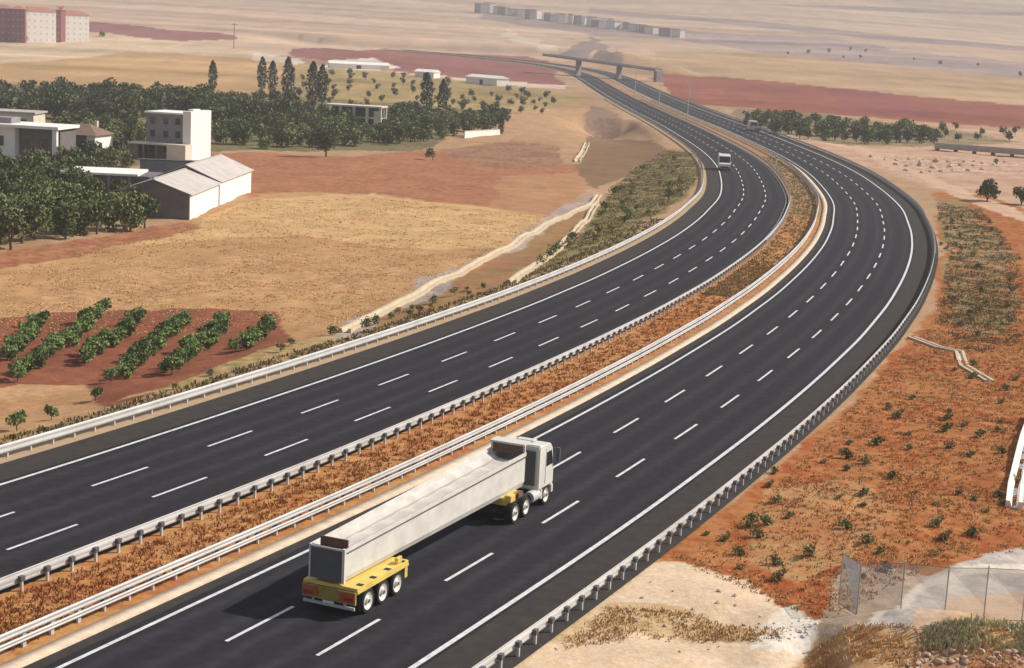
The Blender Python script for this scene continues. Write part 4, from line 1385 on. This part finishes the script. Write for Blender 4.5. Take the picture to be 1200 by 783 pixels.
def rocks(poly, n, mind, meshes, s0, s1, name, label, group, seed):
    for i, (x, y) in enumerate(px_points(poly, n, mind, seed)):
        p = G(x, y)
        o = bpy.data.objects.new(name, meshes[i % len(meshes)])
        COL.objects.link(o)
        k = RNG.uniform(s0, s1)
        o.location = p + Vector((0, 0, k * .2))
        o.scale = (k, k * RNG.uniform(.7, 1.1), k * RNG.uniform(.7, 1.1))
        o.rotation_euler = (RNG.uniform(-.4, .4), RNG.uniform(-.4, .4), RNG.uniform(0, 6))
        tag(o, label, 'rock', group)


rocks([(1060, 790), (1075, 764), (1130, 758), (1200, 764), (1200, 783), (1120, 783)], 60, 4, RK, .05, .20, 'rock', 'pinkish rock in the rubble of the foreground mound', 'rocks of the foreground mound', 1)
rocks([(902, 750), (915, 734), (945, 724), (962, 732), (945, 746), (920, 752)], 36, 4, WR, .04, .12, 'rubble_lump', 'whitish rubble lump in the pile left of the fence end', 'white rubble by the fence', 2)
rocks([(690, 740), (760, 680), (860, 690), (930, 730), (820, 770)], 22, 12, RK, .05, .14, 'rock', 'small stone lying on the pale soil by the guardrail', 'stones on the pale soil', 3)
rocks([(1010, 180), (1060, 186), (1180, 190), (1150, 200), (1070, 204)], 26, 9, RK, .4, 1.0, 'rock', 'boulder on the pink bank below the grey flume', 'boulders below the flume', 4)


# ------------------------------------------------------------------ vehicles
def wheel(parent, x, y, r, w, side, disc='rim'):
    """side +1: disc looks to +x."""
    m = MB()
    n = 28
    prof = [(r * .72, -w / 2), (r * .93, -w / 2), (r, -w / 2 + .05), (r, w / 2 - .05), (r * .93, w / 2), (r * .72, w / 2)]
    vs, fs = [], []
    for i in range(n):
        a = 2 * math.pi * i / n
        for rr, xx in prof:
            vs.append((x + xx * side, y + rr * math.cos(a), r + rr * math.sin(a)))
    k = len(prof)
    for i in range(n):
        for j in range(k - 1):
            fs.append((i * k + j, i * k + j + 1, ((i + 1) % n) * k + j + 1, ((i + 1) % n) * k + j))
    m.add(vs, fs)
    o = m.build('wheel', M['black'], parent, smooth=False)
    d = MB()
    dp = [(r * .73, w / 2 - .01), (r * .68, w / 2 - .03), (r * .42, w / 2 - .09), (r * .26, w / 2 - .07), (r * .22, w / 2 + .02), (0.0, w / 2 + .03)]
    vs, fs = [], []
    for i in range(n):
        a = 2 * math.pi * i / n
        for rr, xx in dp:
            vs.append((x + xx * side, y + rr * math.cos(a), r + rr * math.sin(a)))
    k = len(dp)
    for i in range(n):
        for j in range(k - 1):
            fs.append((i * k + j, i * k + j + 1, ((i + 1) % n) * k + j + 1, ((i + 1) % n) * k + j))
    d.add(vs, fs)
    d.build('rim', M[disc], o)
    h = MB()
    h.tube((x + side * (w / 2 - .02), y, r), (x + side * (w / 2 + .06), y, r), r * .15, r * .13, 10)
    h.build('hub', M['steel_dark'], o)
    return o


def build_truck():
    pr, _ = spine_at(1.75, 2.02)
    pf, _ = spine_at(21.5, 2.45)
    rz = math.atan2(pf.y - pr.y, pf.x - pr.x) - math.pi / 2
    t = thing('articulated_truck', 'long white articulated truck with open trough body and yellow rear bogie', 'truck', pr, rz)
    # rear bogie
    for y in (.95, 2.22, 3.49):
        for sx in (-1, 1):
            wheel(t, sx * 1.10, y, .53, .36, sx)
        MB().tube((-1.0, y, .53), (1.0, y, .53), .09, .09, 8).build('axle', M['chassis'], t)
    MB().b2(-.55, .55, .1, 4.3, .92, 1.15).build('chassis_beam', M['chassis'], t)
    MB().b2(-.85, .40, .4, 4.1, 1.305, 1.395).build('bolster', M['yellow'], t, bevel=.02)
    MB().b2(-1.27, 1.27, -.02, 4.45, 1.16, 1.30).build('bogie_deck', M['yellow'], t, bevel=.015)
    for y in (.5, 1.6, 2.85, 4.1):
        MB().b2(.98, 1.24, y - .11, y + .11, 1.302, 1.33).build('deck_slot', M['chassis'], t)
    MB().b2(1.24, 1.29, 0, 4.45, 1.06, 1.16).b2(-1.29, -1.24, 0, 4.45, 1.06, 1.16).build('deck_skirt', M['yellow'], t)
    MB().b2(1.0, 1.24, 4.2, 4.44, .55, 1.06).build('mudguard', M['yellow'], t)
    MB().b2(-1.24, -1.0, 4.2, 4.44, .55, 1.06).build('mudguard', M['yellow'], t)
    MB().b2(1.05, 1.2, 3.55, 4.0, 1.33, 1.6).build('winch', M['yellow'], t, bevel=.03)
    rb = MB().b2(-1.25, 1.25, -.14, -.03, .62, 1.15).build('rear_board', M['olive'], t)  # board facing away from the sun, its shade painted in
    tag(rb, 'yellow tail board, coloured darker for its shade, with orange red corner panels')
    MB().b2(-1.23, -.5, -.165, -.143, .72, 1.12).build('corner_panel', M['orange'], t)
    MB().b2(.5, 1.23, -.165, -.143, .72, 1.12).build('corner_panel', M['orange'], t)
    for sx in (-1, 1):
        MB().b2(sx * .95 - .2, sx * .95 + .2, -.20, -.168, .78, .92).build('tail_light', M['redlens'], t)
    MB().b2(-1.2, 1.2, -.12, -.04, .38, .5).b2(-.8, -.7, -.1, -.04, .5, .62).b2(.7, .8, -.1, -.04, .5, .62).build('underrun_bar', M['steel'], t)
    MB().b2(-.26, .26, -.145, -.125, .5, .61).build('number_plate', M['white'], t)
    for sx in (-1, 1):
        MB().b2(sx * 1.1 - .18, sx * 1.1 + .18, .22, .25, .25, .95).build('mud_flap', M['black'], t)
    # trough body
    x0, x1, zb, zt, L = -1.02, .86, 1.31, 2.82, 17.75
    body = MB().prism([(x0 + .12, zb), (x1 - .12, zb), (x1, zb + .25), (x1, zt), (x1 - .07, zt), (x1 - .07, zb + .9), (x0 + .07, zb + .9), (x0 + .07, zt), (x0, zt), (x0, zb + .25)], .12, L).build('trough_body', M['truckwhite'], t)
    rr = MB().b2(x1, x1 + .045, .12, L, zt - .13, zt + .03).build('side_rail', M['truckwhite'], body)
    MB().b2(x0 - .045, x0, .12, L, zt - .13, zt + .03).build('side_rail', M['truckwhite'], body)
    MB().b2(x1 + .003, x1 + .02, .14, L - .02, zt - .22, zt - .131).build('rail_dark_strip', M['panel'], body)  # thin dark strip just below the right side rail
    # load surface: slightly dished, pale
    V, F = [], []
    ny, nx = 120, 9
    r = random.Random(3)
    for j in range(ny + 1):
        for i in range(nx + 1):
            u = i / nx
            xx = x0 + .071 + (x1 - x0 - .142) * u
            edge = min(u, 1 - u)
            V.append((xx, .3 + (L - .5) * j / ny, zt - .16 - .20 * min(1, edge * 3.5) + .04 * math.sin(j * .45) + r.uniform(-.012, .012)))
    for j in range(ny):
        for i in range(nx):
            a = j * (nx + 1) + i
            F.append((a, a + 1, a + nx + 2, a + nx + 1))
    lo = fast_mesh('load_cover', np.array(V), np.array(F), M['tarp'], t)
    for xx in (x0 + .55, x1 - .55):
        MB().b2(xx - .02, xx + .02, .6, L - .5, zt - .345, zt - .27).build('cover_batten', M['concrete'], lo)
    MB().b2(x0 + .06, x1 - .10, .02, .118, zb + .02, zt + .02).build('tail_gate', M['panel'], t)
    MB().b2(x1 - .10, x1 + .04, -.02, .118, zb - .02, zt + .05).b2(x0 - .02, x0 + .06, -.02, .118, zb - .02, zt + .05).b2(x0 + .06, x1 - .10, -.01, .019, zt - .06, zt + .02).build('tail_frame', M['truckwhite'], t)
    MB().b2(x0 + .35, x1 - .04, .32, .40, zt - .1, zt + .36).build('tail_headboard', M['rustbrown'], t)
    hb = MB().b2(x0, x1, L - .1, L, zt + .031, zt + .34).build('headboard', M['truckwhite'], t)
    MB().b2(x0 + .12, x1 - .12, L - .14, L - .103, zt - .1, zt + .28).build('headboard_shade', M['rustbrown'], hb)  # dark sheet painting the unlit inner face of the headboard
    MB().b2(x0 - .02, x1 + .02, L - .25, L + .55, zt + .345, zt + .41).build('cab_shield', M['truckwhite'], t)
    # the body tapers: deeper and a little wider towards the cab
    tapered = [o for o in t.children if o.name.split('.')[0] in ('trough_body', 'load_cover', 'tail_gate', 'tail_frame', 'tail_headboard', 'headboard', 'headboard_shade', 'cab_shield')]
    for o in tapered + [c for q in tapered for c in q.children]:
        for v in o.data.vertices:
            k = v.co.y / L
            f = (v.co.z - zb) / (zt - zb)
            lo_z, hi_z = 1.40 - .04 * k, 2.80 + .33 * k
            v.co.z = lo_z + f * (hi_z - lo_z)
            v.co.x = x0 + (v.co.x - x0) * (1.62 + .26 * k) / (x1 - x0)
    # front running gear
    ytr = 15.9
    for y in (ytr, ytr + 1.34):
        for sx in (-1, 1):
            wheel(t, sx * 1.06, y, .52, .40, sx)
            mg = MB()
            vs, fs = [], []
            for i in range(9):
                a = math.pi * (.12 + .76 * i / 8)
                for xx in (.82, 1.27):
                    vs.append((sx * xx, y + .62 * math.cos(a), .52 + .62 * math.sin(a)))
                    vs.append((sx * xx, y + .59 * math.cos(a), .52 + .59 * math.sin(a)))
            for i in range(8):
                q = i * 4
                fs += [(q, q + 2, q + 6, q + 4), (q + 1, q + 5, q + 7, q + 3), (q, q + 4, q + 5, q + 1), (q + 2, q + 3, q + 7, q + 6)]
            mg.add(vs, fs).build('mudguard', M['chassis'], t)
        MB().tube((-1, y, .52), (1, y, .52), .1, .1, 8).build('axle', M['chassis'], t)
    MB().b2(-.5, .5, 14.9, 21.0, .62, .9).build('tractor_frame', M['chassis'], t)
    tr = MB().b2(-.95, 1.0, 15.2, 17.0, 1.0, 1.37).build('turntable', M['yellow'], t, bevel=.03)
    MB().b2(.88, 1.22, 15.3, 15.9, 1.14, 1.5).build('tool_box', M['yellow'], tr, bevel=.03)
    MB().b2(.9, 1.2, 16.3, 16.9, 1.14, 1.42).build('tool_box', M['rustbrown'], tr, bevel=.03)
    MB().tube((.9, 15.95, 1.25), (1.2, 16.2, 1.55), .09, .07, 8).build('hose', M['yellow'], tr)
    MB().tube((1.0, 18.1, .72), (1.0, 19.0, .72), .3, .3, 16).build('fuel_tank', M['steel'], t)
    MB().tube((-1.0, 18.1, .72), (-1.0, 19.0, .72), .3, .3, 16).build('air_tank', M['steel'], t)
    # cab
    cy0, cy1 = 18.75, 20.75
    cab = MB().prism([(cy0, .95), (cy1 - .06, .95), (cy1, 1.1), (cy1 - .02, 1.9), (cy1 - .26, 2.95), (cy1 - .5, 3.2), (cy0 + .1, 3.28), (cy0, 3.16)], -1.22, 1.22, 'x').build('cab', M['truckwhite'], t, bevel=.06)
    MB().b2(-1.0, 1.0, cy0 - .06, cy0 - .003, 1.2, 3.0).build('cab_back_panel', M['panel'], cab)
    MB().prism([(cy1 - .01, 1.93), (cy1 + .02, 1.93), (cy1 - .215, 2.9), (cy1 - .245, 2.9)], -1.08, 1.08, 'x').build('windscreen', M['glass'], cab)
    for sx in (-1, 1):
        a, b = (1.222, 1.235) if sx > 0 else (-1.235, -1.222)
        MB().prism([(cy1 - 1.05, 2.05), (cy1 - .2, 2.05), (cy1 - .42, 2.8), (cy1 - 1.05, 2.8)], a, b, 'x').build('side_window', M['glass'], cab)
        MB().b2(sx * 1.226 - .006, sx * 1.226 + .006, cy1 - 1.15, cy1 - 1.12, 1.15, 3.0).build('door_seam', M['panel'], cab)
        MB().b2(sx * 1.42 - .1, sx * 1.42 + .1, cy1 - .02, cy1 + .08, 2.15, 2.85).build('mirror', M['panel'], cab)
        MB().tube((sx * 1.2, cy1 - .1, 2.85), (sx * 1.42, cy1 + .03, 2.8), .02, .02, 5).build('mirror_arm', M['panel'], cab)
        MB().b2(sx * .88 - .18, sx * .88 + .18, cy1 + .06, cy1 + .10, .62, .82).build('headlight', M['clearlens'], cab)
        wheel(t, sx * 1.08, 19.85, .52, .30, sx)
        MB().b2(sx * 1.18 - .05, sx * 1.18 + .05, 19.15, 19.32, .45, .95).build('step', M['truckwhite'], cab)
    MB().b2(-1.22, 1.22, cy1 - .25, cy1 + .055, .45, .94).build('front_bumper', M['truckwhite'], cab, bevel=.05)
    MB().b2(-.5, .5, cy1 - 1.2, cy1 - .7, 3.255, 3.32).build('roof_hatch', M['truckwhite'], cab, bevel=.02)
    MB().b2(-.9, .9, cy1 - .3, cy1 - .06, 2.96, 3.02).build('sun_visor', M['panel'], cab)
    MB().tube((-1.0, cy0 - .25, .9), (-1.0, cy0 - .25, 3.3), .08, .08, 8).build('exhaust_stack', M['steel_dark'], t)


build_truck()


def build_van(label, name, a, s, toward, k=1.0):
    p, tg = spine_at(a, s)
    rz = math.atan2(tg.y, tg.x) - math.pi / 2 + (math.pi if toward else 0)
    t = thing(name, label, 'van', p, rz)
    t.scale = (k, k, k)
    body = MB().prism([(-2.9, .45), (2.7, .45), (2.95, .7), (2.9, 1.2), (2.35, 1.45), (1.95, 2.55), (1.7, 2.7), (-2.85, 2.75), (-2.95, 2.5)], -1.05, 1.05, 'x').build('body', M['truckwhite'], t, bevel=.05)
    MB().prism([(2.37, 1.46), (2.40, 1.46), (2.0, 2.52), (1.97, 2.52)], -.93, .93, 'x').build('windscreen', M['glass'], body)
    for sx in (-1, 1):
        a0, a1 = (1.052, 1.062) if sx > 0 else (-1.062, -1.052)
        MB().b2(a0, a1, .9, 1.85, 1.5, 2.35).build('side_window', M['glass'], body)
        MB().b2(sx * .75 - .2, sx * .75 + .2, 2.90, 2.96, .8, 1.05).build('headlight', M['clearlens'], body)
        MB().b2(sx * .85 - .1, sx * .85 + .1, -2.99, -2.955, 1.0, 1.5).build('tail_light', M['redlens'], body)
        for y in (-1.8, 1.85):
            wheel(t, sx * .93, y, .36, .24, sx)
    MB().b2(-.7, .7, 2.92, 2.97, .52, .74).build('grille', M['chassis'], body)
    MB().b2(-.85, .85, -2.975, -2.953, 1.55, 2.35).build('rear_window', M['glass'], body)
    return t


# place the oncoming van where its wheels meet the far carriageway
pv = G(848, 199, True)
sv, av = road_offset(pv.x, pv.y)
build_van('white van coming towards the camera on the far carriageway', 'white_van', float(av[0]), float(sv[0]), True, 1.12)
pv = G(881, 153, True)
sv, av = road_offset(pv.x, pv.y)
build_van('tiny distant white van driving away past the bend', 'white_van', float(av[0]), 0.2 if abs(float(sv[0])) > 6 else float(sv[0]), False, 1.1)

# ------------------------------------------------------------------ air
hz = MB().b2(-4600, 4600, -400, 8800, -20, 1400).build('haze', M['white'])
hm = bpy.data.materials.new('air')
hm.use_nodes = True
n = hm.node_tree.nodes
for q in list(n):
    if q.type != 'OUTPUT_MATERIAL':
        n.remove(q)
pvn = n.new('ShaderNodeVolumePrincipled')
pvn.inputs['Density'].default_value = HAZE_DENSITY
pvn.inputs['Color'].default_value = (0.93, 0.91, 0.95, 1)
pvn.inputs['Anisotropy'].default_value = 0.0
hm.node_tree.links.new(pvn.outputs[0], [q for q in n if q.type == 'OUTPUT_MATERIAL'][0].inputs['Volume'])
hz.data.materials.clear()
hz.data.materials.append(hm)
tag(hz, 'pale dusty air over the whole plain', 'haze', kind='stuff')
